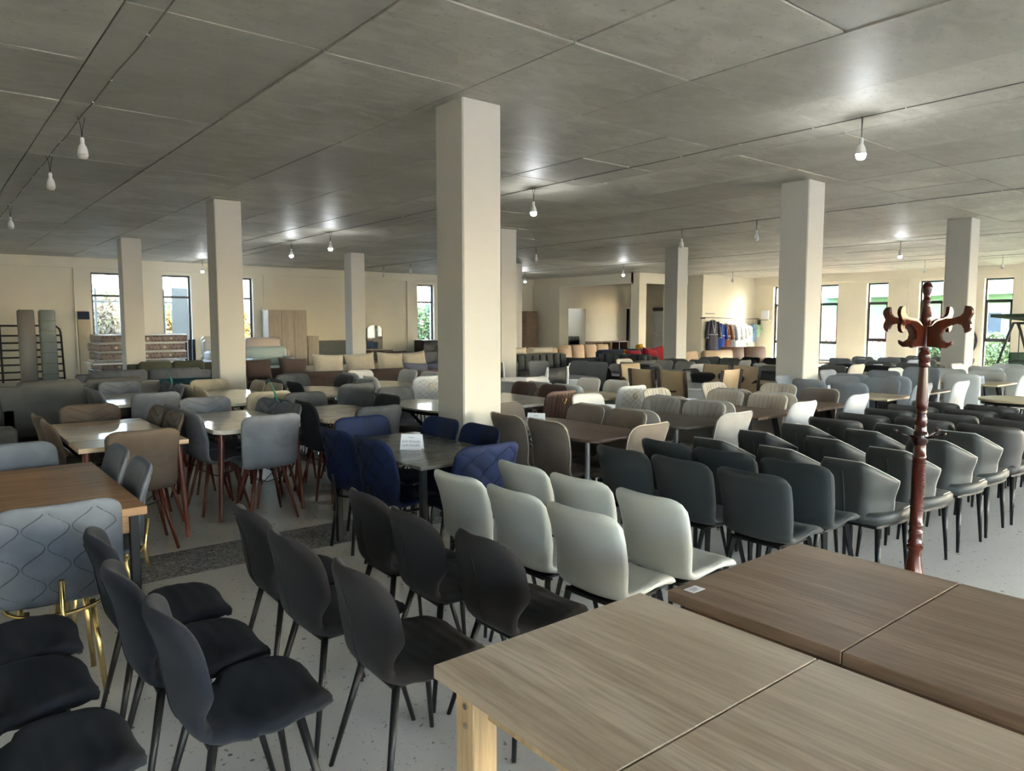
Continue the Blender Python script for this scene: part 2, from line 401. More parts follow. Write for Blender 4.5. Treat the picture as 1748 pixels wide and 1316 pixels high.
struct('wall_upper_shade', quadbox(XW0 - .3, YW0 - .3, HC + .32, XW1 + .3, 24.3, 7.4).mesh('upper', M['cream']), 'unseen upper storey added above the hall to shade the yard')  # unseen storey block, added to shade the yard behind the back wall
yseams = [-7.76, -6.0, -3.6, -1.2, 1.19, 3.58, 4.77, 7.16, 9.56, 11.15, 13.55, 15.95, 17.5, 19.9, 22.3, 24.1]
pm_cache = {}
def cpanel(w, l):
    k = (round(w, 2), round(l, 2))
    if k not in pm_cache: pm_cache[k] = MB().box(0, 0, 0, w, l, .02).mesh('ceiling_panel', M['concrete'])
    return pm_cache[k]
xk = 2.24 - 1.21 * 8
ci = 0
while xk < XW1:
    ysm = list(yseams)
    for j in range(len(ysm) - 1):
        w = min(1.21, XW1 + .3 - xk)
        segs = [(ysm[j], ysm[j + 1])]
        if (ci * 7 + j * 3) % 5 == 0 and ysm[j + 1] - ysm[j] > 2: mid = (ysm[j] + ysm[j + 1]) / 2; segs = [(ysm[j], mid), (mid, ysm[j + 1])]
        for a, b_ in segs:
            o = obj('ceiling_panel', cpanel(w - .014, b_ - a - .014), ceiling, (xk + .007, a + .007, HC - random.uniform(0, .010)))
    xk += 1.21; ci += 1
# columns
COLX = [3.53, 8.95, 14.42]; COLY = [4.97, 11.33, 17.68]; CS = .40
colm = MB().box(0, 0, 0, CS, CS, HC - .001, ch=.012).mesh('column', M['column'])
nm = {(0, 0): 'nearest square cream column, in front of the blue chairs group', (0, 1): 'square column left of the big near column, second in its line', (0, 2): 'leftmost and most distant square column in the left line',
      (1, 0): 'square column behind the wing chairs, left of the coat stand', (1, 1): 'square column mostly hidden behind the nearest column', (1, 2): 'small far square column in front of the wall with the vanity mirror',
      (2, 0): 'square column just behind the coat stand at right', (2, 1): 'square column beside the hanging robes', (2, 2): 'far square column peeking out beside the nearest one'}
for i, x in enumerate(COLX):
    for j, y in enumerate(COLY): struct('column', colm, nm[(i, j)], loc=(x, y, 0))
# walls with window openings: built as piers, band above, sill below
WT = .32; ZT = 3.05
win_n = [0]
glassm = M['glass']
def window(axis, c0, c1, zs, plane, sgn, style=0, transom=2.32, lower=None):
    """window filling an opening; axis 'X': wall runs along X at y=plane; sgn = outward direction"""
    win_n[0] += 1; n = win_n[0]
    def bxx(a0, a1, d0, d1, z0, z1):
        d0, d1 = sorted((plane + sgn * d0, plane + sgn * d1))
        return (a0, d0, z0, a1, d1, z1) if axis == 'X' else (d0, a0, z0, d1, a1, z1)
    f = .055; dp0, dp1 = .14, .20
    fr = MB()
    fr.box(*bxx(c0, c0 + f, dp0, dp1, zs, ZT)); fr.box(*bxx(c1 - f, c1, dp0, dp1, zs, ZT)); fr.box(*bxx(c0 + f, c1 - f, dp0, dp1, ZT - f, ZT)); fr.box(*bxx(c0 + f, c1 - f, dp0, dp1, zs, zs + f))
    root = obj('window_%d' % n, fr.mesh('window', M['frame'])); root['kind'] = 'structure'
    obj('transom_bar', MB().box(*bxx(c0 + f, c1 - f, dp0, dp1, transom, transom + .06)).mesh('transom', M['frame']), root)
    panes = [(zs + f, transom), (transom + .06, ZT - f)]
    if lower:
        obj('transom_bar', MB().box(*bxx(c0 + f, c1 - f, dp0, dp1, lower, lower + .07)).mesh('transom', M['frame']), root)
        panes = [(zs + f, lower), (lower + .07, transom), (transom + .06, ZT - f)]
        s = .04; sa = MB()
        sa.box(*bxx(c0 + f, c0 + f + s, .12, .16, lower + .07, transom)); sa.box(*bxx(c1 - f - s, c1 - f, .12, .16, lower + .07, transom)); sa.box(*bxx(c0 + f, c1 - f, .12, .16, lower + .07, lower + .07 + s)); sa.box(*bxx(c0 + f, c1 - f, .12, .16, transom - s, transom))
        obj('sash', sa.mesh('sash', M['frame']), root)
    for z0, z1 in panes: obj('pane', MB().box(*bxx(c0 + f, c1 - f, .168, .174, z0, z1)).mesh('pane', glassm), root)
    # daylight portal in the opening
    ld = bpy.data.lights.new('window_portal', 'AREA'); ld.shape = 'RECTANGLE'; ld.size = c1 - c0; ld.size_y = ZT - zs; ld.cycles.is_portal = True
    lo = bpy.data.objects.new('window_portal', ld); COL.objects.link(lo)
    cc = (c0 + c1) / 2; zc = (zs + ZT) / 2; p = plane + sgn * .27
    lo.location = (cc, p, zc) if axis == 'X' else (p, cc, zc)
    d = Vector((0, -sgn, 0)) if axis == 'X' else Vector((-sgn, 0, 0))
    lo.rotation_euler = (-d).to_track_quat('Z', 'Y').to_euler()
    return root
def wall(name, label, axis, a0, a1, plane, sgn, wins, zs_list, mat):
    mb = MB()
    def b3(p0, p1, z0, z1):
        d0, d1 = sorted((plane, plane + sgn * WT))
        if axis == 'X': mb.box(p0, d0, z0, p1, d1, z1)
        else: mb.box(d0, p0, z0, d1, p1, z1)
    b3(a0, a1, ZT, HC + .01)
    cur = a0
    for (w0, w1), zs in zip(wins, zs_list):
        b3(cur, w0, -.2, ZT); b3(w0, w1, -.2, zs); cur = w1
    b3(cur, a1, -.2, ZT)
    return struct(name, mb.mesh(name, mat), label)
# back-left wall (y = 24)
bw = [(-3.75, -2.95), (-1.85, -1.05), (3.97, 4.77), (5.87, 6.70), (7.80, 8.62), (14.90, 15.66)]
wall('wall_back', 'cream plastered wall with tall windows behind the sofas', 'X', XW0, 20.7, YW1, 1, bw, [.35] * len(bw), M['cream'])
for a, b_ in bw: window('X', a, b_, .35, YW1, 1, transom=2.36)
# right wall (x = 27.2)
rw = []
y = -6.5
rw = [(-6.3, -5.52), (-4.4, -3.62), (-2.5, -1.72), (-.6, .18), (1.3, 2.08), (3.2, 3.98), (5.1, 5.88), (8.08, 8.9), (10.14, 10.9), (11.96, 12.72), (13.8, 14.58), (15.72, 16.5)]
wall('wall_right', 'cream wall with tall narrow windows behind the coat stand', 'Y', YW0, 17.3 + .3, XW1, 1, rw, [.12] * len(rw), M['cream'])
for a, b_ in rw: window('Y', a, b_, .12, XW1, 1, transom=2.30, lower=(.92 if 10 < a < 13 else (.98 if a < 10 else .78)))
# wall behind the camera (y = -7.76) and left wall
fw = [(x0, x0 + 2.9) for x0 in (-5.7, -.3, 5.1, 10.55, 16.0, 21.45)]  # unseen windows, made wide to bring more daylight into the hall
wall('wall_front', 'cream wall behind the viewpoint with unseen windows widened for daylight', 'X', XW0, XW1 + .32, YW0, -1, fw, [.12] * len(fw), M['cream'])
for a, b_ in fw: window('X', a, b_, .12, YW0, -1, transom=2.30)
wall('wall_left', 'plain cream wall outside the left of the picture', 'Y', YW0, YW1 + .3, XW0, -1, [], [], M['cream'])
# pilasters and beams on the walls
def trim(n, x0, y0, z0, x1, y1, z1, mat=None): return struct('trim_%d' % n, quadbox(x0, y0, z0, x1, y1, z1).mesh('trim', mat or M['cream']), 'cream plastered pilaster or beam')
tn = 0
for x0 in (3.53, 8.95, 14.42):
    tn += 1; trim(tn, x0, YW1 - .06, 0, x0 + .4, YW1, 3.16)
tn += 1; trim(tn, XW0, YW1 - .08, 3.16, 20.7, YW1, HC)
for y0 in (4.97, 11.33):
    tn += 1; trim(tn, XW1 - .06, y0 - .1, 0, XW1, y0 + .3, 3.13)
tn += 1; trim(tn, XW1 - .10, YW0, 3.13, XW1, 17.3, HC)
# stair lobby recess in the far right corner
struct('wall_return', quadbox(20.7, 22.3, -.1, 20.95, 24.3, HC).mesh('wall_return', M['cream']), 'short cream wall stub beside the tall brown cabinet')
tn += 1; trim(tn, 20.7, 18.3, 3.06, 20.95, 22.3, HC)
tn += 1; trim(tn, 20.7, 18.0, 0, 21.1, 18.4, HC)              # corner post of the lobby
tn += 1; trim(tn, 21.1, 18.0, 3.06, 23.55, 18.3, HC)
wb = MB(); wb.box(20.95, 24, -.1, 22.83, 24.3, HC); wb.box(22.83, 24, 2.24, 23.93, 24.3, HC); wb.box(23.93, 24, -.1, 26.7, 24.3, HC); wb.box(26.7, 24, 2.28, 27.22, 24.3, HC); wb.box(27.22, 24, -.1, 31.5, 24.3, HC)
struct('wall_lobby', wb.mesh('wall_lobby', M['cream']), 'cream lobby wall with stair doorway and a dark doorway')
wb = MB(); wb.box(23.55, 17.3, -.1, XW1 + .32, 17.6, HC); wb.box(23.55, 17.6, -.1, 23.85, 19.2, HC)
struct('wall_robes', wb.mesh('wall_robes', M['cream']), 'bright cream wall with robes and shirts hanging on it')
wb = MB(); wb.box(27.9, 19.3, -.1, 28.2, 19.9, HC); wb.box(27.9, 21.9, -.1, 28.2, 24, HC); wb.box(27.9, 19.9, -.1, 28.2, 21.9, .8); wb.box(27.9, 19.9, ZT, 28.2, 21.9, HC); wb.box(24.0, 19.2, -.1, 28.2, 19.5, HC)
struct('wall_lobby_side', wb.mesh('wall_lobby_side', M['cream']), 'lobby side wall with the white door and an added unseen window')
window('Y', 19.9, 21.9, .8, 27.9, 1, transom=2.2)  # hidden window added to let daylight into the lobby
# stair flight behind the doorway, corridor behind the other coloured black for unlit depth
st = MB(); st.box(22.3, 24.3, -.1, 24.6, 27.2, -.02); st.box(22.2, 26.9, 0, 24.7, 27.1, HC); st.box(22.2, 24.3, 0, 22.4, 27, HC); st.box(24.5, 24.3, 0, 24.7, 27, HC)
st.box(22.2, 24.32, HC, 24.7, 26.55, HC + .1); struct('wall_stairwell', st.mesh('wall_stairwell', M['cream']), 'cream stairwell walls seen through the doorway, with an added skylight slot')  # top slab stops short: added skylight slot to light the stairs
stairs = thing('staircase', 'grey concrete steps rising inside the bright doorway', 'stairs', (0, 0, 0))
for k in range(5): obj('step', MB().box(22.75 + .28 * k, 25.0, 0, 24.5, 26.2, .19 * (k + 1)).mesh('step', M['seam']), stairs)
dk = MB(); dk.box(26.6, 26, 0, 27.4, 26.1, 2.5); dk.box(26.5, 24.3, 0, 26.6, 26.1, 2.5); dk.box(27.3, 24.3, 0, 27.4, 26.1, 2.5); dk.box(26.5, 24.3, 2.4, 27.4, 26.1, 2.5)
struct('wall_corridor', dk.mesh('corridor', M['matblack']), 'corridor coloured black for unlit depth behind the narrow doorway')
# white door in the lobby
dr = struct('door_1', MB().box(27.84, 22.4, 0, 27.9, 23.3, 2.1, ch=.005).mesh('door', M['white']), 'white panel door in the lobby')
obj('door_panel', MB().box(27.825, 22.5, 1.15, 27.842, 23.2, 1.98, ch=.006).mesh('door_panel', M['white']), dr)
obj('door_panel', MB().box(27.825, 22.5, .15, 27.842, 23.2, 1.0, ch=.006).mesh('door_panel', M['white']), dr)
obj('door_handle', MB().tube([(27.84, 23.22, 1.02), (27.79, 23.22, 1.02), (27.79, 23.1, 1.02)], .012, 6).mesh('handle', M['steel'], True), dr)
obj('door_transom', MB().box(27.86, 22.35, 2.16, 27.9, 23.35, 2.32).mesh('door_transom', M['matblack']), dr)
# ------------------------------------------------------------------ chair kinds (local: facing +y, origin on the floor under the seat)
def cone(p0, p1, r0, r1, n=8): return MB().tube([p0, p1], [r0, r1], n)
def legset(mat, top, foot, r0, r1, n=8, z0=.43, sq=False, name='leg'):
    out = []
    for sx in (-1, 1):
        for sy, (ty, fy) in ((1, (top[1], foot[1])), (-1, (top[2], foot[2]))):
            mb = cone((sx * top[0], ty, z0), (sx * foot[0], fy, 0), r0, r1, 4 if sq else n)
            out.append((name, mb.mesh('leg', mat, not sq)))
    return out
def braid(u, v, kx=5.0, ky=2.7, amp=.011):
    best = 9
    for k in range(-3, 4):
        x = k * .36 + .16 * math.sin(v * ky * 2 * PI + (PI if k % 2 else 0) + .9)
        best = min(best, abs(u - x))
    return amp * (min(1, best / .085) ** .5) - amp
def diamond(u, v, n=5, amp=.006):
    a = (u * .5 * n + v * n * 1.3) % 1; b = (u * .5 * n - v * n * 1.3) % 1
    d = min(min(a, 1 - a), min(b, 1 - b)); return amp * (min(1, d / .22) ** .6) - amp
def chevron(u, v, amp=.006):
    d = min(abs((v - .45 - k * .17) - abs(u) * .22) for k in range(3)); return -amp * max(0, 1 - d / .03)
def pleats(u, v, amp=.005):
    d = abs(((u * 4.5) + .5) % 1 - .5) ; return -amp * max(0, 1 - d / .14) * (1 if v > .25 else .2)
def fan(u, v, amp=.005):
    d = min(abs(u - (k * .2) * (1 + 1.2 * (v - .4))) for k in range(-3, 4)); return -amp * max(0, 1 - d / .05) * (1 if v > .3 else 0)
KIND = {}
def surf(G, us, u, v):
    nv = len(G) - 1; y = min(nv - 1e-6, max(0, v * nv)); j = int(y); fy = y - j
    i = 0
    while i < len(us) - 2 and us[i + 1] < u: i += 1
    fx = min(1, max(0, (u - us[i]) / (us[i + 1] - us[i])))
    return (G[j][i].lerp(G[j][i + 1], fx)).lerp(G[j + 1][i].lerp(G[j + 1][i + 1], fx), fy)
def stitches(deco, us, F, B, r=.0023):
    mb = MB(); lines = []
    vr = [i / 24 for i in range(3, 24)]; ur = [-.72 + 1.44 * i / 16 for i in range(17)]
    if deco == 'braid':
        for k in range(-2, 3): lines.append((B, -1, [(k * .36 + .16 * math.sin(v * 2.7 * 2 * PI + (PI if k % 2 else 0) + .9), v) for v in [i / 48 for i in range(5, 46)]]))
    elif deco == 'chevron':
        for k in range(3): lines.append((F, 1, [(u, min(.96, .45 + k * .17 + abs(u) * .22)) for u in ur]))
    elif deco == 'fan':
        for k in range(-3, 4): lines.append((F, 1, [(max(-.9, min(.9, k * .2 * (1 + 1.2 * (v - .4)))), v) for v in vr if v > .32]))
    elif deco == 'pleats':
        for G, sg in ((F, 1), (B, -1)):
            for k in range(-3, 4): lines.append((G, sg, [(k / 4.5, v) for v in vr if v > .3]))
    elif deco == 'diamond':
        for sg2 in (1, -1):
            for m_ in range(-3, 11):
                pts = [(u, (m_ - sg2 * u * 2.5) / 6.5) for u in ur]; pts = [p for p in pts if .08 < p[1] < .94]
                if len(pts) > 2: lines.append((B, -1, pts))
    for G, sg, pts in lines:
        if len(pts) > 1: mb.tube([surf(G, us, u, v) + Vector((0, sg * .0012, 0)) for u, v in pts], r, 4)
    return mb
DARKM = {}
def darker(mat):
    if mat.name not in DARKM:
        c = None
        for n in mat.node_tree.nodes:
            if n.type == 'MIX': c = tuple(n.inputs[6].default_value)[:3]
        DARKM[mat.name] = plain(mat.name + '_shade_thread', tuple(x * .68 for x in (c or (.1, .1, .1))), .9)  # stitch lines darkened to stand in for shade in the quilting grooves
    return DARKM[mat.name]
def chair_parts(kind, key, **o):
    k = (kind, key)
    if k not in KIND: KIND[k] = globals()['K_' + kind](**o)
    return KIND[k]
def sm(mb, mat, nm='part'): return mb.mesh(nm, mat, True, 65)
def K_curvy(mat, legs):
    prof = [(.215, .405), (.20, .44), (.10, .452), (-.05, .44), (-.14, .445), (-.185, .49), (-.205, .58), (-.225, .70), (-.265, .82)]
    hw = lerpf([(0, .17), (.12, .205), (.28, .232), (.43, .165), (.50, .148), (.58, .165), (.72, .222), (.82, .215), (1, .16)])
    wr = lambda t, u: (.02 * u * u if t < .35 else 0) + (u * u * .055 * max(0, min(1, (t - .5) / .2)))
    rib = lambda u, v: .0014 * math.sin(v * 46) * (1 if .08 < v < .8 else 0)
    s1, _, _, _ = shell(prof, 0, .49, hw, .026, wr, 14, 30, c0=(.35, .12), free1=False, disp=rib)
    b1, bd, F, B = shell(prof, .49, 1, hw, .024, wr, 16, 22, c1=(.25, .115), free0=False)
    c = len(B[0]) // 2; seam = MB().tube([B[j][c] + Vector((0, -.001, 0)) for j in range(2, 21)], .0022, 5)
    under = MB().box(-.13, -.15, .405, .13, .13, .423, ch=.004)
    return [('seat', sm(s1, mat)), ('backrest', sm(b1, mat), [('seam', seam.mesh('seam', mat, True))]), ('seat_plate', under.mesh('plate', M['black']))] + legset(legs, (.12, .12, -.13), (.215, .205, -.225), .0145, .009, 8, .425)
def K_shell(mat, legs=None, h=.82, w=.205, lean=.0, deco=None, ring=None, leg='bar', piping=None, seatmat=None, wb=1.0):
    k = h - .82
    prof = [(.225, .415), (.215, .445), (.14, .458), (0, .448), (-.11, .445), (-.165, .475), (-.19, .56), (-.215 - lean * .5, .70 + k * .6), (-.255 - lean, .82 + k)]
    hw = lerpf([(0, w * .95), (.2, w), (.45, w * .97), (.6, w * 1.0 * wb), (1, w * 1.06)])
    wr = lambda t, u: .03 * u ** 3 * max(0, 1 - abs(t - .25) / .3) + u * u * .045 * max(0, min(1, (t - .42) / .25)) * (1 - .4 * max(0, t - .7) / .3)
    fn = {'braid': braid, 'diamond': diamond, 'chevron': chevron, 'pleats': pleats, 'fan': fan}.get(deco)
    both = deco in ('diamond',)
    nu, nv = (34, 40) if deco else (14, 18)
    s1, _, _, _ = shell(prof, 0, .46, hw, .022, wr, 12, 14, c0=(.5, .08), free1=False)
    b1, bd, F, B = shell(prof, .46, 1, hw, .021, wr, nu, nv, c1=(.56, .085), free0=False, disp=fn if deco in ('chevron', 'fan', 'pleats', 'diamond') else None, dispb=fn if deco in ('diamond', 'braid', 'pleats') else None)
    subs = []
    if deco: subs.append(('stitching', stitches(deco, b1.us, F, B).mesh('stitching', darker(mat), True)))
    if piping: subs.append(('piping', MB().tube([p + Vector((0, -.012, 0)) for p in bd[::1 if not deco else 2]], .0042, 5).mesh('piping', piping, True)))
    if ring:
        j = int(nv * .82); c = nu // 2; p = B[j][c]
        mb = MB()
        if ring == 'diamond': mb.tube([p + Vector((dx, -.008, dz)) for dx, dz in ((0, .05), (.032, 0), (0, -.05), (-.032, 0))], .004, 5, closed=True)
        else: mb.tube([p + Vector((.03 * math.cos(a), -.012, .034 * math.sin(a) - .02)) for a in [2 * PI * q / 12 for q in range(12)]], .0045, 6, closed=True)
        subs.append(('pull_ring', mb.mesh('ring', M['gold'], True)))
    out = [('seat', sm(s1, seatmat or mat)), ('backrest', sm(b1, mat), subs)]
    lm = legs or M['black']
    if leg == 'bar':
        out.append(('seat_frame', MB().box(-.15, -.16, .408, .15, .16, .424, ch=.003).mesh('seat_frame', lm)))
        for sx in (-1, 1):
            for sy in (-1, 1):
                mb = MB().tube([(sx * .15, sy * .13, .42), (sx * .205, sy * .205, 0)], [.021, .013], 4, squash=.6); out.append(('leg', mb.mesh('leg', lm)))
    elif leg == 'wood':
        out += legset(lm, (.11, .10, -.12), (.2, .19, -.21), .017, .0105, 8, .43)
        br = MB(); zz = .27
        for a, b_ in (((-.135, .13), (.135, -.15)), ((.135, .13), (-.135, -.15))): br.tube([(a[0], a[1], .36), (b_[0] * .1, b_[1] * .1, .29), (b_[0], b_[1], .36)], .004, 5)
        out.append(('wire_brace', br.mesh('brace', M['black'], True)))
    elif leg == 'tube':   # round tubes with a hoop under the seat and a rear tube rising behind the back
        hoop = MB().tube([(.19 * math.cos(a), -.02 + .19 * math.sin(a), .405) for a in [2 * PI * q / 20 for q in range(20)]], .009, 6, closed=True)
        out.append(('hoop', hoop.mesh('hoop', lm, True)))
        for a in (.25 * PI, .75 * PI, 1.25 * PI, 1.75 * PI):
            c, s_ = math.cos(a), math.sin(a); top = .42
            out.append(('leg', MB().tube([(.17 * c, -.02 + .17 * s_, top), (.215 * c, -.02 + .235 * s_, 0)], .0115, 8).mesh('leg', lm, True)))
        out.append(('rear_strut', MB().tube([(0, -.245, .56), (0, -.225, .40), (0, -.24, .30)], .011, 8).mesh('strut', lm, True)))
    elif leg == 'wire':
        for sx in (-1, 1):
            for sy in (-1, 1): out.append(('leg', MB().tube([(sx * .13, sy * .13, .42), (sx * .19, sy * .2, 0)], .0095, 6).mesh('leg', lm, True)))
    return out
def K_wing(mat, pipe, barrel=False):
    prof = [(-.19, .40), (-.2, .46), (-.215, .58), (-.24, .70), (-.262, .79)]
    if barrel:
        hw = lerpf([(0, .205), (.3, .215), (.55, .236), (.8, .236), (1, .225)])
        wr = lambda t, u: .13 * max(0, u - .45) / .55 * (max(0, u - .45) / .55) ** .6 * (1 - .35 * max(0, (t - .6) / .4))
        b1, bd, F, B = shell(prof, 0, 1, hw, .032, wr, 20, 18, c1=(.45, .14))
    else:
        hw = lerpf([(0, .195), (.28, .205), (.6, .240), (.75, .240), (1, .232)])
        wr = lambda t, u: .19 * max(0, u - .52) / .48
        b1, bd, F, B = shell(prof, 0, 1, hw, .020, wr, 20, 18, c1=(.52, .42, 1))
    c = len(B[0]) // 2
    subs = [('seam', MB().tube([B[j][c] + Vector((0, -.002, 0)) for j in range(3, 15)], .004, 5).mesh('seam', mat, True))]
    if pipe is not None: subs.append(('piping', MB().tube(bd, .0042, 5).mesh('piping', pipe, True)))
    poly = [(-.195, -.2), (.195, -.2), (.232, .1), (.225, .225), (.19, .24), (-.19, .24), (-.225, .225), (-.235, .1)]
    seat = MB().prism(poly, .40, .475, ch=.018)
    sp = [(p[0] * .93, p[1] * .93, .474) for p in poly]
    base = MB().prism([(p[0] * .93, p[1] * .93) for p in poly], .382, .402)
    ssub = [('piping', MB().tube([sp[i] for i in (2, 3, 4, 5, 6, 7)], .0042, 5).mesh('piping', pipe or mat, True))]
    out = [('seat', sm(seat, mat), ssub), ('backrest', sm(b1, mat), subs), ('seat_frame', base.mesh('frame', M['black']))]
    return out + legset(M['black'], (.185, .19, -.17), (.205, .215, -.2), .021, .010, 8, .385)
def K_high(mat, side, h=1.0):
    prof = [(-.2, .12), (-.2, .45), (-.215, .75), (-.25, h)]
    hw = lambda t: .205
    b1, bd, F, B = shell(prof, 0, 1, hw, .022, lambda t, u: .02 * u * u, 8, 14)
    edge = MB()
    for sx in (-1, 1): edge.tube([(sx * .212, p[0], p[1]) for p in spline(prof, 8)], .026, 4)
    band = MB().tube([(x, -.19 - .03 * (1 - (x / .2) ** 2), .80 - .06 * (1 - (x / .2) ** 2)) for x in [-.2 + .05 * i for i in range(9)]], .022, 6)
    seat = MB().box(-.205, -.19, .41, .205, .22, .475, ch=.018)
    return [('seat', sm(seat, mat)), ('backrest', sm(b1, mat), [('side_trim', edge.mesh('edge', side)), ('curved_band', band.mesh('band', side, True))])] + legset(M['steel'], (.18, .19, -.18), (.185, .2, -.2), .016, .014, 6, .42)
def K_framed(mat, frame):
    seat = MB().box(-.21, -.2, .42, .21, .22, .475, ch=.018)
    back = MB().box(-.19, -.235, .62, .19, -.195, .97, ch=.012)
    out = [('seat', sm(seat, mat)), ('backrest', sm(back, mat))]
    for sx in (-1, 1): out.append(('side_rail', MB().tube(spline([(sx * .205, -.18, .0), (sx * .205, -.19, .46), (sx * .212, -.215, .75), (sx * .2, -.235, .98)], 10), [.014] * 4 + [.02] * 5 + [.012], 6, squash=1.4).mesh('rail', frame, True)))
    for z, d in ((.60, .05), (.52, -.05)): out.append(('crossbar', MB().tube([(x, -.215, z - d * (1 - (x / .2) ** 2)) for x in [-.2 + .05 * i for i in range(9)]], .012, 6).mesh('crossbar', frame, True)))
    for sx in (-1, 1): out.append(('leg', cone((sx * .19, .19, .42), (sx * .2, .21, 0), .016, .012, 6).mesh('leg', frame, True)))
    return out
BT = {'curvy': .262, 'shell': .255, 'wing': .258, 'high': .25, 'framed': .235}
nchair = [0]
def chair(kind, key, bt, face, label, group, cat='chair', jit=.0, name='dining_chair', **opts):
    """bt = world xy of the middle of the back's top edge; face = direction the sitter looks, degrees from +x"""
    a = math.radians(face + random.uniform(-jit, jit)); d = BT[kind]
    x = bt[0] + math.cos(a) * d; y = bt[1] + math.sin(a) * d
    root = thing(name, label, cat, (x, y, 0), a - PI / 2, group)
    assemble(chair_parts(kind, key, **opts), root); nchair[0] += 1
    return root
# fabrics
f_navy = fabric('anthracite_navy_fabric', s2l(30, 33, 41)); f_char = fabric('charcoal_brown_fabric', s2l(42, 39, 40))
l_white = leather('white_leatherette', s2l(186, 189, 184), 0.4); l_dark = fabric('anthracite_leatherette', s2l(50, 55, 56), rough=.6, sheen=.1, mottle=.05)
l_wing = leather('grey_leatherette', s2l(60, 62, 60), 0.5); l_wing2 = leather('warm_grey_leatherette', s2l(64, 62, 60), 0.5); l_pipe = plain('pale_grey_piping', s2l(186, 186, 180), .6)
v_blue = velvet('royal_blue_velvet', s2l(12, 29, 64)); v_ice = velvet('grey_blue_velvet', s2l(92, 98, 107), .12)
v_brown = velvet('brown_suede', s2l(86, 74, 64), .15); v_grey = velvet('grey_suede', s2l(112, 114, 120), .16); v_beige = velvet('beige_plush', s2l(176, 164, 142), .14)
v_dk = velvet('dark_grey_velvet', s2l(82, 84, 86), .2); v_black = fabric('black_slate_fabric', s2l(34, 35, 40))
f_taupe = fabric('taupe_fabric', s2l(118, 108, 99)); f_lgrey = fabric('light_grey_fabric', s2l(164, 160, 154)); f_sand = fabric('sand_fabric', s2l(196, 186, 170)); f_brn = leather('brown_leatherette', s2l(94, 70, 62), .5)
f_cool = fabric('cool_grey_fabric', s2l(138, 143, 150)); f_pale = fabric('pale_grey_fabric', s2l(196, 198, 200)); f_midgrey = fabric('mid_grey_fabric', s2l(108, 108, 106))
l_cream = leather('cream_leatherette', s2l(216, 212, 204), .4); l_quilt = leather('white_quilted_leatherette', s2l(204, 206, 204), .4)
l_beige = leather('beige_leatherette', s2l(176, 152, 118), .45); l_brown = leather('dark_brown_leatherette', s2l(58, 40, 34), .45); l_blk = leather('black_leatherette', s2l(28, 28, 30), .4)
# ------------------------------------------------------------------ tables
TXT = {}
def text_mesh(s, size, mat):
    k = (s, size)
    if k not in TXT:
        cu = bpy.data.curves.new('text', 'FONT'); cu.body = s; cu.size = size; cu.align_x = 'CENTER'; cu.resolution_u = 2
        o = bpy.data.objects.new('text', cu); COL.objects.link(o)
        dg = bpy.context.evaluated_depsgraph_get(); me = bpy.data.meshes.new_from_object(o.evaluated_get(dg)); bpy.data.objects.remove(o); bpy.data.curves.remove(cu)
        me.materials.clear(); me.materials.append(mat); TXT[k] = me
    return TXT[k]
def sign(x, y, z, face, label, lines=(('მაგიდა', .011), ('ფასი 350 ლარი', .017), ('სკამი 70 ლარი', .017)), w=.15, h=.105, far=False):
    a = math.radians(face); root = thing('price_card', label, 'sign', (x, y, z), a + PI / 2, 'folded price cards on the tables')
    d = .036; t = .0012
    fr = MB().add([(-w / 2, -d, 0), (w / 2, -d, 0), (w / 2, 0, h), (-w / 2, 0, h), (-w / 2, -d + t * 2, 0), (w / 2, -d + t * 2, 0), (w / 2, t, h - t * 2), (-w / 2, t, h - t * 2)], [(0, 1, 2, 3), (7, 6, 5, 4), (0, 4, 5, 1), (1, 5, 6, 2), (3, 2, 6, 7), (0, 3, 7, 4)])
    bk = MB().add([(-w / 2, d, 0), (w / 2, d, 0), (w / 2, 0, h), (-w / 2, 0, h), (-w / 2, d - t * 2, 0), (w / 2, d - t * 2, 0), (w / 2, -t, h - t * 2), (-w / 2, -t, h - t * 2)], [(3, 2, 1, 0), (4, 5, 6, 7), (1, 5, 4, 0), (2, 6, 5, 1), (7, 6, 2, 3), (4, 7, 3, 0)])
    f_ = obj('front_panel', fr.mesh('card', M['paper']), root); obj('back_panel', bk.mesh('card', M['paper']), root)
    tilt = math.atan2(d, h)
    for k, (s_, sz) in enumerate(lines):
        zz = h * (.80 - .25 * k) ; o = obj('printed_line', text_mesh(s_, sz, M['ink']), f_)
        zl = zz - sz * .35; o.location = (0, -d * (1 - zl / h) - .0014, zl); o.rotation_euler = (PI / 2 - tilt, 0, 0)
    return root
def ellipse(a, b, n=40, p=2.0): return [(a * math.copysign(abs(math.cos(t)) ** (2 / p), math.cos(t)), b * math.copysign(abs(math.sin(t)) ** (2 / p), math.sin(t))) for t in [2 * PI * i / n for i in range(n)]]
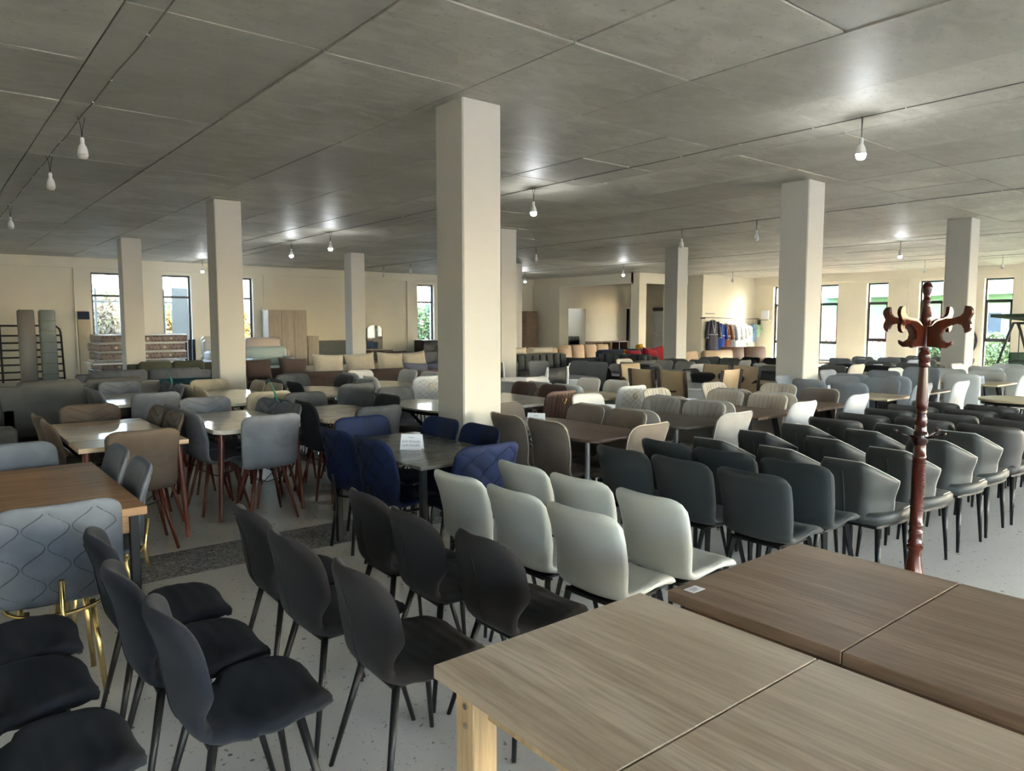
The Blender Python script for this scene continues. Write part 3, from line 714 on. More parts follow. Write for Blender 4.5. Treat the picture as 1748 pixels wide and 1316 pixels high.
def table(label, x0, y0, w, l, top, legs, legmat, h=.75, thick=.03, shape='rect', seam=None, apron=None, group='dining tables', rz=0.0, midmat=None, cut=.12):
    root = thing('dining_table', label, 'table', (x0 + w / 2, y0 + l / 2, 0), rz, group)
    a, b = w / 2, l / 2; lat = []
    def part(n, mb, m, smooth=False, par=None, ang=None): return obj(n, mb.mesh(n, m, smooth, ang), par or root)
    if shape == 'rect':
        if seam is None: part('tabletop', MB().box(-a, -b, h - thick, a, b, h, ch=.003), top)
        else:
            cuts = [-b] + [c - y0 - b for c in seam] + [b]
            for i in range(len(cuts) - 1):
                part('tabletop_leaf', MB().box(-a, cuts[i] + (.0015 if i else 0), h - thick, a, cuts[i + 1] - (.0015 if i < len(cuts) - 2 else 0), h, ch=.002), midmat if (midmat and i == 1) else top)
    elif shape == 'cut': part('tabletop', MB().prism([(-a + cut, -b), (a - cut, -b), (a, -b + cut * 1.4), (a, b - cut * 1.4), (a - cut, b), (-a + cut, b), (-a, b - cut * 1.4), (-a, -b + cut * 1.4)], h - thick, h, ch=.003), top)
    elif shape == 'soft': part('tabletop', MB().prism(ellipse(a, b, 48, 7.0), h - thick, h, ch=.006), top, True, ang=40)
    elif shape == 'oval': part('tabletop', MB().prism(ellipse(a, b, 44, 2.3), h - thick, h, ch=.005), top, True, ang=40)
    if legs == 'wood':
        for sx in (-1, 1):
            for sy in (-1, 1): part('leg', MB().tube([(sx * (a - .06), sy * (b - .07), h - thick), (sx * (a - .02), sy * (b - .02), 0)], [.027, .016], 10), legmat, True, ang=40)
    elif legs == 'square':
        for sx in (-1, 1):
            for sy in (-1, 1): part('leg', MB().box(sx * (a - .05) - .02, sy * (b - .06) - .02, 0, sx * (a - .05) + .02, sy * (b - .06) + .02, h - thick, ch=.003), legmat)
    elif legs == 'trap':
        for sx in (-1, 1):
            for sy in (-1, 1): part('leg', MB().tube([(sx * (a - .16), sy * (b - .2), h - thick), (sx * (a - .06), sy * (b - .08), 0)], [.034, .026], 4), legmat)
    elif legs == 'steel':
        for sx in (-1, 1):
            for sy in (-1, 1): part('leg', MB().tube([(sx * (a - .1), sy * (b - .16), h - thick), (sx * (a - .1), sy * (b - .16), 0)], .019, 8), legmat, True, ang=40)
    elif legs == 'x':
        for sx in (-1, 1):
            for sy in (-1, 1): part('leg', MB().tube([(sx * .04, sy * .06, h * .55), (sx * a * .55, sy * b * .5, h - thick - .01)], .018, 6), legmat, True); part('foot', MB().tube([(sx * .04, sy * .06, h * .55), (sx * a * .7, sy * b * .6, 0)], .018, 6), legmat, True)
        part('rim', MB().prism(ellipse(a * .93, b * .93, 44, 2.3), h - thick - .035, h - thick - .001), legmat, True, ang=40)
    elif legs == 'drum':
        part('apron', MB().prism(ellipse(a * .9, b * .9, 44, 2.6), h - thick - .14, h - thick), apron or M['white'], True, ang=40)
        for sx in (-1, 1):
            for sy in (-1, 1): part('leg', MB().tube([(sx * a * .62, sy * b * .66, h - thick), (sx * a * .62, sy * b * .66, 0)], .028, 8), legmat, True, ang=40)
    if apron is not None and legs in ('wood', 'square'):
        for (p0, p1) in (((-a + .07, -b + .06), (a - .07, -b + .06)), ((-a + .07, b - .06), (a - .07, b - .06)), ((-a + .06, -b + .07), (-a + .06, b - .07)), ((a - .06, -b + .07), (a - .06, b - .07))):
            if apron == 'lattice':
                mb = MB(); n = 7 if abs(p1[0] - p0[0]) > .01 else 11
                z0, z1 = h - thick - .012, h - thick - .1
                mb.tube([(p0[0], p0[1], z0), (p1[0], p1[1], z0)], .006, 4); mb.tube([(p0[0], p0[1], z1), (p1[0], p1[1], z1)], .006, 4)
                for k in range(n):
                    q0 = k / n; q1 = (k + 1) / n
                    f = lambda q, z: (p0[0] + (p1[0] - p0[0]) * q, p0[1] + (p1[1] - p0[1]) * q, z)
                    mb.tube([f(q0, z0), f((q0 + q1) / 2, z1), f(q1, z0)], .0045, 4); mb.tube([f(q0, z1), f((q0 + q1) / 2, z0), f(q1, z1)], .0045, 4)
                part('lattice_apron', mb, M['black'])
            else:
                mb = MB(); x_, X_ = sorted((p0[0], p1[0])); y_, Y_ = sorted((p0[1], p1[1])); mb.box(x_ - .009, y_ - .009, h - thick - .09, X_ + .009, Y_ + .009, h - thick); part('apron', mb, apron)
    return root
SIDES = [('L', 0, 'nearer chair on its left side'), ('l', 1, 'farther chair on its left side'), ('R', 2, 'nearer chair on its right side'), ('r', 3, 'farther chair on its right side'), ('N', 4, 'at its near end'), ('F', 5, 'at its far end')]
def ring_chairs(which, x0, y0, w, l, desc, tname, kind, key, opts, off=.13, offe=.27, ys=(.33, .73), over=None, jit=3, group=None):
    over = over or {}
    pos = {'L': ((x0 - off, y0 + l * ys[0]), 0), 'l': ((x0 - off, y0 + l * ys[1]), 0), 'R': ((x0 + w + off, y0 + l * ys[0]), 180), 'r': ((x0 + w + off, y0 + l * ys[1]), 180), 'N': ((x0 + w / 2, y0 - offe), 90), 'F': ((x0 + w / 2, y0 + l + offe), -90)}
    for c, _, txt in SIDES:
        if c not in which: continue
        (p, fc) = pos[c]; d_, k_, key_, o_ = desc, kind, key, opts
        if c in over: d_, k_, key_, o_ = over[c]
        chair(k_, key_, p, fc, '%s, %s, %s' % (d_, tname, txt), group or ('chairs around ' + tname.replace('at ', '')), jit=jit, **o_)
# foreground oak tables -------------------------------------------------
def chunky(label, x0, y0, w, l, top, edge, legm, seam, h=.76, thick=.036, group='chunky oak tables in front'):
    root = thing('extending_table', label, 'table', (x0 + w / 2, y0 + l / 2, 0), 0, group); a, b = w / 2, l / 2
    cuts = [b] + [s_ - y0 - b for s_ in seam] + [-b]
    for i in range(len(cuts) - 1):
        o = obj('tabletop_leaf', MB().box(-a, cuts[i + 1] + .0015, h - thick, a, cuts[i] - .0015, h, ch=.0025).mesh('leaf', top), root)
    e = .055
    for sx in (-1, 1):
        for sy in (-1, 1):   # L-shaped legs of two boards
            X, Y = sx * (a - .045), sy * (b - .035)
            lg = obj('leg', MB().box(min(X, X - sx * .03), min(Y, Y - sy * .075), 0, max(X, X - sx * .03), max(Y, Y - sy * .075), h - thick, ch=.003).mesh('leg', legm), root)
            Y2 = Y - sy * .006
            obj('leg_board', MB().box(min(X - sx * .03, X - sx * .105), min(Y2, Y2 - sy * .03), 0, max(X - sx * .03, X - sx * .105), max(Y2, Y2 - sy * .03), h - thick, ch=.003).mesh('board', legm), lg)
            for z in (h - thick - .055, h - thick - .105):
                obj('bolt', MB().tube([(X, Y - sy * .045, z), (X + sx * .005, Y - sy * .045, z)], .0075, 10).mesh('bolt', M['chrome']), lg)
    for sy in (-1, 1): obj('apron', MB().box(-a + .08, sy * (b - .085) - .009, h - thick - .09, a - .08, sy * (b - .085) + .009, h - thick).mesh('apron', legm), root)
    for sx in (-1, 1): obj('apron', MB().box(sx * (a - .095) - .009, -b + .115, h - thick - .09, sx * (a - .095) + .009, b - .115, h - thick).mesh('apron', edge), root)
    return root
chunky('pale sonoma oak table nearest the viewer with bolted legs', .965, .32, .785, 1.18, M['oak'], M['oakZ'], M['oakZ'], [.905])
chunky('darker brown oak table in front with small paper tag', 1.835, .26, .80, 1.20, M['oak2'], M['oak2edge'], M['oak2edge'], [.885])
tg = thing('paper_tag', 'small white paper tag lying on the brown oak table corner', 'tag', (1.905, 1.405, .7602), .0)
obj('tag_sheet', MB().box(-.03, -.02, 0, .03, .02, .0008).mesh('tag', M['paper']), tg)
for k in range(3): obj('printed_line', MB().box(-.018, .006 - .008 * k, .0009, .018 - .006 * k, .008 - .008 * k, .0011).mesh('line', M['ink']), tg)
# foreground chair blocks ------------------------------------------------
ROWN = ['nearest row', 'middle row', 'farthest row']
CY = [2.2, 2.67, 3.14]
for ci, (X, mat, desc) in enumerate([(-.09, f_navy, 'dark navy fabric chair with rounded seat, at left picture edge'), (.45, f_navy, 'dark navy fabric chair with waisted back, second column'), (1.03, f_char, 'charcoal fabric chair with waisted back, third column'), (1.57, f_char, 'charcoal fabric chair with waisted back, beside white chairs')]):
    for r in range(3):
        chair('curvy', mat.name, (X + (.02, -.01, .015)[r], CY[r] + (.0, .01, -.02)[(r + ci) % 3]), random.uniform(-4, 4), '%s, %s' % (desc, ROWN[r]), 'waisted fabric chairs in front', mat=mat, legs=M['black'], name='upholstered_chair')
for ci, X in enumerate((2.13, 2.565)):
    for r in range(3):
        chair('shell', 'white', (X, (2.19, 2.65, 3.11)[r]), random.uniform(-3, 3), 'white leatherette chair, %s column, %s' % (('left', 'right')[ci], ROWN[r]), 'white leatherette chairs', mat=l_white, h=.83, name='upholstered_chair')
for ci, X in enumerate((3.42, 3.86)):
    for r in range(3):
        chair('shell', 'darkshell', (X, (2.2, 2.68, 3.14)[r]), random.uniform(-3, 3), 'dark anthracite shell chair, %s column, %s' % (('left', 'right')[ci], ROWN[r]), 'anthracite shell chairs', mat=l_dark, h=.82, w=.215, name='upholstered_chair')
ORD = ['first', 'second', 'third', 'fourth', 'fifth', 'sixth', 'seventh', 'eighth', 'ninth']
wx = [[4.32, 4.92, 5.56, 6.10, 6.66, 7.2, 7.75, 8.3], [4.4, 5.02, 5.62, 6.12, 6.66, 7.22, 7.72, 8.25], [4.36, 4.93, 5.55, 6.08, 6.6, 7.14, 7.66, 8.2]]
for r in range(3):
    for c, X in enumerate(wx[r]):
        b_ = c >= (4, 4, 3)[r]
        chair('wing', 'barrel' if b_ else 'wing', (X, (2.12, 2.62, 3.12)[r]), random.uniform(-3, 3), '%s, %s, %s from the left' % ('warm grey rounded tub chair' if b_ else 'grey leatherette wing chair', ROWN[r], ORD[c]), 'grey leatherette chairs in rows', mat=l_wing2 if b_ else l_wing, pipe=None if b_ else l_pipe, barrel=b_, name='upholstered_chair')
# ------------------------------------------------------------------ dining groups, first row (y about 3.7 to 5)
def rowsign(x, y, face, label, **k): return sign(x, y, .751, face, label, **k)
table('craft oak plank table with black metal legs at left edge', .02, 3.70, .78, 1.40, M['craft'], 'square', M['black'], thick=.04, h=.76, apron=M['craft'])
ring_chairs('RrNF', .02, 3.70, .78, 1.40, 'grey blue velvet chair', 'at craft oak table', 'shell', 'ice', dict(mat=v_ice, legs=M['gold'], h=.88, w=.225, deco='braid', leg='tube', wb=1.1), ys=(.40, .80))
sign(.16, 4.42, .761, 196, 'folded white price card on the craft oak table', w=.15)
table('dark grey stone look table between the blue chairs', 2.31, 3.70, .74, 1.28, M['grey_top'], 'square', M['black'], thick=.022, shape='rect')
ring_chairs('LlRrNF', 2.31, 3.70, .74, 1.28, 'royal blue velvet chair', 'at grey stone table', 'shell', 'blue', dict(mat=v_blue, legs=M['black'], h=.88, w=.225, deco='braid', leg='tube', wb=1.08), off=.11, offe=.22, ys=(.38, .78))
rowsign(2.60, 4.28, 222, 'folded white price card between the blue velvet chairs')
table('walnut table with grey chairs right of the nearest column', 3.80, 3.72, .70, 1.26, M['walnut'], 'steel', M['steel'], thick=.024, shape='soft')
ring_chairs('LlRrNF', 3.80, 3.72, .70, 1.26, 'taupe fabric chair', 'at walnut table by column', 'shell', 'taupe', dict(mat=f_taupe, h=.88, w=.215, piping=f_sand), off=.14, ys=(.32, .70))
rowsign(4.03, 4.62, 214, 'folded price card on the walnut table by the column')
table('charcoal ash table with light grey chairs', 4.86, 3.72, .74, 1.26, M['darkash'], 'steel', M['steel'], thick=.024, shape='soft')
ring_chairs('LlRrNF', 4.86, 3.72, .74, 1.26, 'light grey fabric chair', 'at charcoal ash table', 'shell', 'lgreyfan', dict(mat=f_lgrey, h=.88, w=.215, piping=f_pale, deco='fan'), off=.13, ys=(.33, .73), over={'F': ('white leatherette chair', 'shell', 'creamw', dict(mat=l_cream, h=.90))})
rowsign(4.98, 4.70, 214, 'folded price card on the charcoal ash table')
table('brown walnut table with beige chairs and splayed black legs', 5.91, 3.70, .74, 1.26, M['walnut'], 'trap', M['black'], thick=.024)
ring_chairs('LlRrNF', 5.91, 3.70, .74, 1.26, 'sand beige fabric chair', 'at brown walnut table', 'shell', 'sand', dict(mat=f_sand, h=.89, w=.215, piping=f_pale, deco='pleats'), off=.13, ys=(.33, .73), over={'N': ('pale grey fabric chair', 'shell', 'pale', dict(mat=f_pale, h=.90, w=.21))})
rowsign(6.02, 4.55, 214, 'folded price card on the brown walnut table')
table('second brown walnut table in front of the wing chair column', 6.97, 3.70, .72, 1.26, M['walnut'], 'trap', M['black'], thick=.024)
ring_chairs('LlRrNF', 6.97, 3.70, .72, 1.26, 'cream fabric chair', 'at second walnut table', 'shell', 'sand2', dict(mat=f_sand, h=.90, w=.22, deco='pleats', piping=f_pale), off=.13, ys=(.33, .73), over={'R': ('taupe fabric chair', 'shell', 'taupe', dict(mat=f_taupe, h=.88, w=.215, piping=f_sand)), 'N': ('pale grey fabric chair', 'shell', 'pale', dict(mat=f_pale, h=.90, w=.21))})
rowsign(7.05, 4.66, 214, 'folded price card on the second walnut table')
table('light wood table left of the coat stand post', 8.47, 3.68, .70, 1.24, M['lwood'], 'steel', M['black'], thick=.024)
ring_chairs('LlRrNF', 8.47, 3.68, .70, 1.24, 'cool grey fabric chair', 'at light wood table', 'shell', 'cool', dict(mat=f_cool, h=.93, w=.215), off=.12, ys=(.33, .73))
rowsign(8.62, 4.38, 214, 'folded price card on the light wood table')
table('grey brown table just right of the coat stand post', 9.60, 3.68, .70, 1.24, M['walnut'], 'trap', M['black'], thick=.024)
ring_chairs('LlRrNF', 9.60, 3.68, .70, 1.24, 'smoky grey fabric chair', 'at grey brown table', 'shell', 'cool2', dict(mat=f_cool, h=.95, w=.225), off=.14, ys=(.33, .73), over={'N': ('pale grey fabric chair', 'shell', 'pale', dict(mat=f_pale, h=.90, w=.21)), 'R': ('grey tall fabric chair', 'shell', 'cool3', dict(mat=f_cool, h=1.02, w=.23))})
rowsign(9.75, 4.65, 214, 'folded price card on the grey brown table')
table('black V-legged table by the right picture edge', 11.55, 3.55, .80, 1.3, M['lwood'], 'trap', M['black'], thick=.025)
ring_chairs('LlRrNF', 11.55, 3.55, .80, 1.3, 'pale white armless chair', 'at black legged table', 'shell', 'palew', dict(mat=l_quilt, h=.90, w=.235), off=.14, ys=(.33, .73))
rowsign(11.72, 3.85, 222, 'folded price card on the black legged table at right')
table('round light wood cafe table at the right edge', 9.30, 2.35, .80, .80, M['lwood'], 'x', M['black'], thick=.025, shape='oval')
# ------------------------------------------------------------------ second row (y about 5.8 to 7.2)
table('oak extending table with white glossy middle leaf', .82, 5.72, .72, 1.55, M['paleoak'], 'wood', M['redleg'], thick=.034, seam=[6.12, 6.95], midmat=M['whitegloss'], apron='lattice')
ring_chairs('LlRrNF', .82, 5.72, .72, 1.55, 'brown suede chair with wooden legs', 'at oak extending table', 'shell', 'brown', dict(mat=v_brown, legs=M['redleg'], h=.88, w=.225, leg='wood', deco='chevron'), off=.12, offe=.26, ys=(.45, .79))
table('white glossy table with reddish legs left of centre', 1.82, 5.98, .74, 1.30, M['whitegloss'], 'wood', M['redleg'], thick=.036, shape='cut', cut=.06, apron='lattice')
ring_chairs('LlRrNF', 1.82, 5.98, .74, 1.30, 'grey suede chair with wooden legs', 'at white glossy table', 'shell', 'grey', dict(mat=v_grey, legs=M['redleg'], h=.88, w=.23, leg='wood', deco='chevron'), off=.10, offe=.26, ys=(.36, .76))
table('cream marble table with clipped corners behind the blue chairs', 2.80, 5.98, .74, 1.16, M['marble'], 'wood', M['redleg'], thick=.036, shape='cut', cut=.1, apron='lattice')
ring_chairs('LlRrNF', 2.80, 5.98, .74, 1.16, 'dark grey velvet chair', 'at clipped marble table', 'shell', 'dkv', dict(mat=v_dk, legs=M['redleg'], h=.88, w=.225, leg='wood'), off=.10, offe=.26, ys=(.34, .78), over={'L': ('black slate fabric chair', 'shell', 'slate', dict(mat=v_black, legs=M['redleg'], h=.9, w=.225, leg='wood')), 'R': ('black slate fabric chair', 'shell', 'slate', dict(mat=v_black, legs=M['redleg'], h=.9, w=.225, leg='wood'))})
table('oval glossy mirror top table left of the nearest column', 3.86, 5.74, .76, 1.36, M['whitegloss'], 'x', M['black'], thick=.022, shape='oval')
ring_chairs('lF', 3.86, 5.74, .76, 1.36, 'dark grey round back chair', 'at oval mirror table', 'shell', 'dkv2', dict(mat=v_dk, h=.88, w=.225, leg='wire'), off=.16)
table('grey white table with brown quilted chairs', 4.90, 5.85, .72, 1.2, M['whitegloss'], 'x', M['chrome'], thick=.03, shape='rect')
ring_chairs('RrNF', 4.90, 5.85, .72, 1.2, 'brown quilted chair with gold diamond', 'at grey white table', 'shell', 'brq', dict(mat=f_brn, h=.90, w=.22, ring='diamond', leg='wire', deco='pleats'), off=.1, ys=(.30, .73), over={'F': ('white quilted leatherette chair', 'shell', 'whq', dict(mat=l_quilt, h=.9, w=.22, deco='diamond', leg='wire'))})
table('white top table with quilted white chairs', 5.95, 5.80, .72, 1.2, M['lwood'], 'steel', M['steel'], thick=.03, shape='rect')
ring_chairs('LlRrNF', 5.95, 5.80, .72, 1.2, 'white quilted chair with ring', 'at white top table', 'shell', 'whq2', dict(mat=l_quilt, h=.90, w=.225, ring='round', deco='diamond', leg='wire'), off=.10, ys=(.33, .73), over={'R': ('plain white chair', 'shell', 'creamw', dict(mat=l_cream, h=.90)), 'r': ('plain white chair', 'shell', 'creamw', dict(mat=l_cream, h=.90)), 'F': ('plain white chair', 'shell', 'creamw', dict(mat=l_cream, h=.90))})
table('white glass topped table with beige tall chairs', 7.85, 5.85, .85, 1.25, M['white'], 'drum', M['steel'], thick=.03, shape='soft')
ring_chairs('LlRrNF', 7.85, 5.85, .85, 1.25, 'tall beige chair with brown edges', 'at white glass table', 'high', 'high', dict(mat=l_beige, side=l_brown), off=.42, ys=(.05, .45), jit=2)
table('pale top table with black chairs beside beige chairs', 9.15, 5.75, .75, 1.2, M['lwood'], 'steel', M['black'], thick=.028, shape='soft')
ring_chairs('LlRrNF', 9.15, 5.75, .75, 1.2, 'black shell chair', 'at pale soft table', 'shell', 'blk', dict(mat=l_blk, h=.88, w=.22), off=.12)
table('light table with dark chairs right of the column', 10.75, 5.55, .8, 1.2, M['lwood'], 'steel', M['black'], thick=.028)
ring_chairs('LlRrNF', 10.75, 5.55, .8, 1.2, 'mid grey tall chair', 'at light table behind column', 'shell', 'midg', dict(mat=f_midgrey, h=.92, w=.22), off=.13, over={'N': ('sand beige tall chair', 'shell', 'sandt', dict(mat=f_sand, h=.98, w=.22)), 'L': ('pale fabric chair', 'shell', 'pale', dict(mat=f_pale, h=.90, w=.21))})
rowsign(10.95, 6.2, 222, 'folded price card on the light table behind the column')
# ------------------------------------------------------------------ third row (y about 8 to 9.7)
table('white glossy table in front of the grey sofa', 1.58, 8.58, .72, 1.35, M['whitegloss'], 'wood', M['redleg'], thick=.036, apron=M['black'])
ring_chairs('LlRrNF', 1.58, 8.58, .72, 1.35, 'blue grey suede chair', 'at white table by sofa', 'shell', 'grey3', dict(mat=v_grey, legs=M['redleg'], h=.88, w=.23, leg='wood', deco='chevron'), off=.10, offe=.26, ys=(.40, .79))
table('white glossy table with beige chairs by the second column', 2.55, 7.95, .74, 1.65, M['whitegloss'], 'wood', M['redleg'], thick=.036, shape='cut', cut=.08, apron='lattice')
ring_chairs('LlRrNF', 2.55, 7.95, .74, 1.65, 'beige plush chair', 'at white table by second column', 'shell', 'plush', dict(mat=v_beige, legs=M['redleg'], h=.88, w=.23, leg='wood'), off=.10, offe=.26, ys=(.46, .78))
table('oval cream marble table with dark velvet chairs', 3.62, 8.05, .78, 1.45, M['marble'], 'x', M['chrome'], thick=.03, shape='oval')
ring_chairs('LlRrNF', 3.62, 8.05, .78, 1.45, 'dark velvet chair', 'at oval marble table', 'shell', 'dkv3', dict(mat=v_dk, h=.9, w=.23, leg='wire', ring='round', piping=f_midgrey), off=.12, over={'L': ('black slate chair', 'shell', 'slate3', dict(mat=v_black, h=.9, w=.22)), 'R': ('grey leather chair', 'shell', 'gl', dict(mat=f_cool, h=.88, w=.22))})
table('oval cream table with white quilted chairs', 4.78, 8.3, .78, 1.45, M['marble'], 'x', M['chrome'], thick=.03, shape='oval')
ring_chairs('LlRrNF', 4.78, 8.3, .78, 1.45, 'pale quilted chair', 'at oval cream table', 'shell', 'whq4', dict(mat=f_pale, h=.92, w=.225, deco='diamond', ring='round', leg='wire'), off=.12, over={'F': ('white leatherette chair', 'shell', 'creamw', dict(mat=l_cream, h=.90)), 'L': ('white leatherette chair', 'shell', 'creamw', dict(mat=l_cream, h=.90))})
for i, (x, y) in enumerate(((6.75, 8.0), (7.65, 7.95))):
    table('%s round white table with black and white chairs' % ('left' if i == 0 else 'right'), x, y, .8, 1.0, M['white'], 'drum', M['steel'], thick=.03, shape='oval')
    ring_chairs('NF' if i == 0 else 'RrF', x, y, .8, 1.0, 'black chair with white frame' if i == 0 else 'dark grey high chair', 'at %s round white table' % ('left' if i == 0 else 'right'), 'framed' if i == 0 else 'shell', 'framed' if i == 0 else 'dhigh', dict(mat=l_blk, frame=M['white']) if i == 0 else dict(mat=f_midgrey, h=.98, w=.22), off=.12)
table('glossy black table in front of the tufted sofa', 8.75, 7.95, .8, 1.2, M['black'], 'square', M['black'], thick=.028)
ring_chairs('LlRrNF', 8.75, 7.95, .8, 1.2, 'slate chair', 'at glossy black table', 'shell', 'slate5', dict(mat=v_black, h=.90, w=.22), off=.13, over={'F': ('white chair', 'shell', 'creamw', dict(mat=l_cream, h=.90)), 'r': ('light grey chair', 'shell', 'lg5', dict(mat=f_lgrey, h=.88, w=.22))})
rowsign(8.9, 8.55, 222, 'folded price card on the glossy black table')
table('white table with grey chairs before the red cushions', 10.1, 8.0, .8, 1.25, M['white'], 'steel', M['black'], thick=.028)
ring_chairs('LlRrNF', 10.1, 8.0, .8, 1.25, 'soft grey chair', 'at white table before red cushions', 'shell', 'lg6', dict(mat=f_lgrey, h=.9, w=.22), off=.13, over={'F': ('cream chair', 'shell', 'sand6', dict(mat=f_sand, h=.92, w=.22))})
rowsign(10.3, 8.7, 222, 'folded price card on the white table before red cushions')
table('white table behind the beige tall chairs', 11.5, 8.0, .8, 1.25, M['white'], 'steel', M['black'], thick=.028)
ring_chairs('LlRrNF', 11.5, 8.0, .8, 1.25, 'dark olive grey chair', 'at white table behind beige chairs', 'shell', 'mg7', dict(mat=f_midgrey, h=.92, w=.22), off=.13, over={'F': ('black chair', 'shell', 'blk', dict(mat=l_blk, h=.88, w=.22))})
rowsign(11.7, 8.7, 222, 'folded price card on the white table behind beige chairs')
table('pale table near the beige sofa beds', 12.9, 7.9, .8, 1.3, M['lwood'], 'steel', M['black'], thick=.028)
ring_chairs('LlRrNF', 12.9, 7.9, .8, 1.3, 'black low chair', 'at pale table near sofa beds', 'shell', 'blk', dict(mat=l_blk, h=.88, w=.22), off=.13)
for i, (x, y, m_) in enumerate(((12.1, 5.4, M['lwood']), (13.4, 5.4, M['marble']), (15.3, 6.6, M['marble']), (16.6, 6.0, M['lwood']))):
    tn_ = ['light', 'marble', 'long marble', 'distant light'][i]
    table('%s table in the window zone on the right' % tn_, x, y, .85, 1.4, m_, 'square', M['black'], thick=.028)
    ring_chairs('LlRrN', x, y, .85, 1.4, ['black leather chair', 'dark grey chair', 'grey seat chair', 'slate grey chair'][i], 'at %s window zone table' % tn_, 'shell', 'wz%d' % i, dict(mat=[l_blk, f_midgrey, f_cool, f_midgrey][i], h=.86, w=.23), off=.13)
    rowsign(x + .2, y + .7, 222, 'folded price card on the %s window zone table' % tn_)
# glass table with white rounded seats at the right edge
table('glass topped table with white seats at right edge', 13.3, 3.3, .85, 1.3, M['whitegloss'], 'trap', M['black'], thick=.02)
ring_chairs('LlRrNF', 13.3, 3.3, .85, 1.3, 'white rounded seat chair', 'at glass topped table', 'shell', 'palew2', dict(mat=l_quilt, h=.92, w=.24), off=.14)
# ------------------------------------------------------------------ coat stand
cs = thing('coat_stand', 'turned mahogany coat stand with curved hooks in front right', 'coat stand', (4.65, 1.82, 0))
K = .00356
def zy(y): return (1003 - y) * K
prof = [(.0, 1.858), (.018, 1.852), (.028, 1.832), (.0285, 1.815), (.022, 1.79), (.0185, 1.782), (.0185, 1.755), (.024, 1.750), (.024, 1.744), (.019, 1.738), (.021, 1.71), (.030, 1.66), (.034, 1.635), (.030, 1.612), (.022, 1.605), (.026, 1.600), (.026, 1.594), (.021, 1.588), (.021, 1.47), (.027, 1.466), (.027, 1.458), (.022, 1.452), (.032, 1.435), (.035, 1.418), (.030, 1.40), (.024, 1.392), (.031, 1.385), (.031, 1.378), (.035, 1.36), (.024, 1.352), (.026, 1.30), (.034, 1.14), (.034, 1.11), (.026, 1.098), (.030, 1.09), (.030, 1.078), (.026, 1.07), (.034, 1.045), (.034, 1.02), (.027, 1.005), (.032, .998), (.032, .99), (.036, .97)]
obj('upper_post', MB().lathe(prof[::-1], 24).mesh('upper_post', M['mahog'], True, 50), cs)
obj('boss', MB().lathe([(.03, .885), (.042, .905), (.045, .93), (.042, .955), (.034, .97)], 24).mesh('boss', M['darkmahog'], True, 50), cs)
mb = MB().lathe([(.036, .47), (.036, .80), (.039, .805), (.039, .82), (.034, .825), (.034, .885)], 24)
for k in range(18):   # carved twist rings
    z = .49 + .017 * k
    mb.tube([(.0355 * math.cos(a), .0355 * math.sin(a), z + .006 * math.sin(a)) for a in [2 * PI * q / 16 for q in range(16)]], .0035, 5, closed=True)
obj('twist_post', mb.mesh('twist_post', M['mahog'], True, 50), cs)
obj('lower_post', MB().lathe([(.075, .03), (.075, .06), (.058, .08), (.05, .11), (.036, .2), (.036, .24), (.046, .25), (.046, .262), (.036, .27), (.042, .285), (.036, .30), (.034, .305), (.036, .34), (.040, .345), (.040, .355), (.035, .36), (.035, .385), (.040, .39), (.040, .40), (.035, .405), (.036, .47)], 24).mesh('lower_post', M['mahog'], True, 50), cs)
arm_px = [(700, 800), (640, 790), (560, 715), (450, 680), (330, 668), (240, 638), (198, 590), (180, 485), (125, 495), (85, 545), (80, 600), (110, 660), (128, 700), (98, 760), (95, 815), (118, 865), (172, 893), (182, 835), (215, 775), (290, 752), (400, 790), (480, 850), (512, 930), (492, 1000), (430, 1045), (385, 1045), (340, 1020), (355, 1080), (420, 1130), (520, 1125), (620, 1115), (700, 1115)]
arm_poly = [((745 - x) / 9.4 * K * 1.06, zy(470 + y / 9.4)) for x, y in arm_px]
tri = MB()
n_ = len(arm_poly); vs = [(r, -.011, z) for r, z in arm_poly] + [(r, .011, z) for r, z in arm_poly]
tri.add(vs, [tuple(range(n_)), tuple(range(2 * n_ - 1, n_ - 1, -1))] + [(i, i + n_, (i + 1) % n_ + n_, (i + 1) % n_) for i in range(n_)])
armm = tri.mesh('hook_arm', M['mahog'])
for k in range(4):
    obj('hook_arm', armm, cs, rz=-HEAD + PI + math.radians(30) + k * PI / 2)
for k, an in enumerate((170, 20, 75, -60)):
    a = math.radians(an) - HEAD; c, s_ = math.cos(a), math.sin(a)
    o = obj('peg', MB().tube([(c * .035, s_ * .035, .93), (c * .09, s_ * .09, .945), (c * .135, s_ * .135, .965)], [.008, .0065, .006], 8).mesh('peg', M['darkmahog'], True), cs)
    obj('knob', MB().tube([(c * .133, s_ * .133, .958), (c * .136, s_ * .136, .966), (c * .145, s_ * .145, .972), (c * .152, s_ * .152, .975)], [.004, .012, .013, .004], 10).mesh('knob', M['darkmahog'], True), o)
for k in range(4):
    a = k * PI / 2 + .4; c, s_ = math.cos(a), math.sin(a)
    obj('foot', MB().tube([(c * .04, s_ * .04, .045), (c * .12, s_ * .12, .042), (c * .18, s_ * .18, .03), (c * .21, s_ * .21, .02)], [.024, .022, .02, .018], 8).mesh('foot', M['mahog'], True), cs)
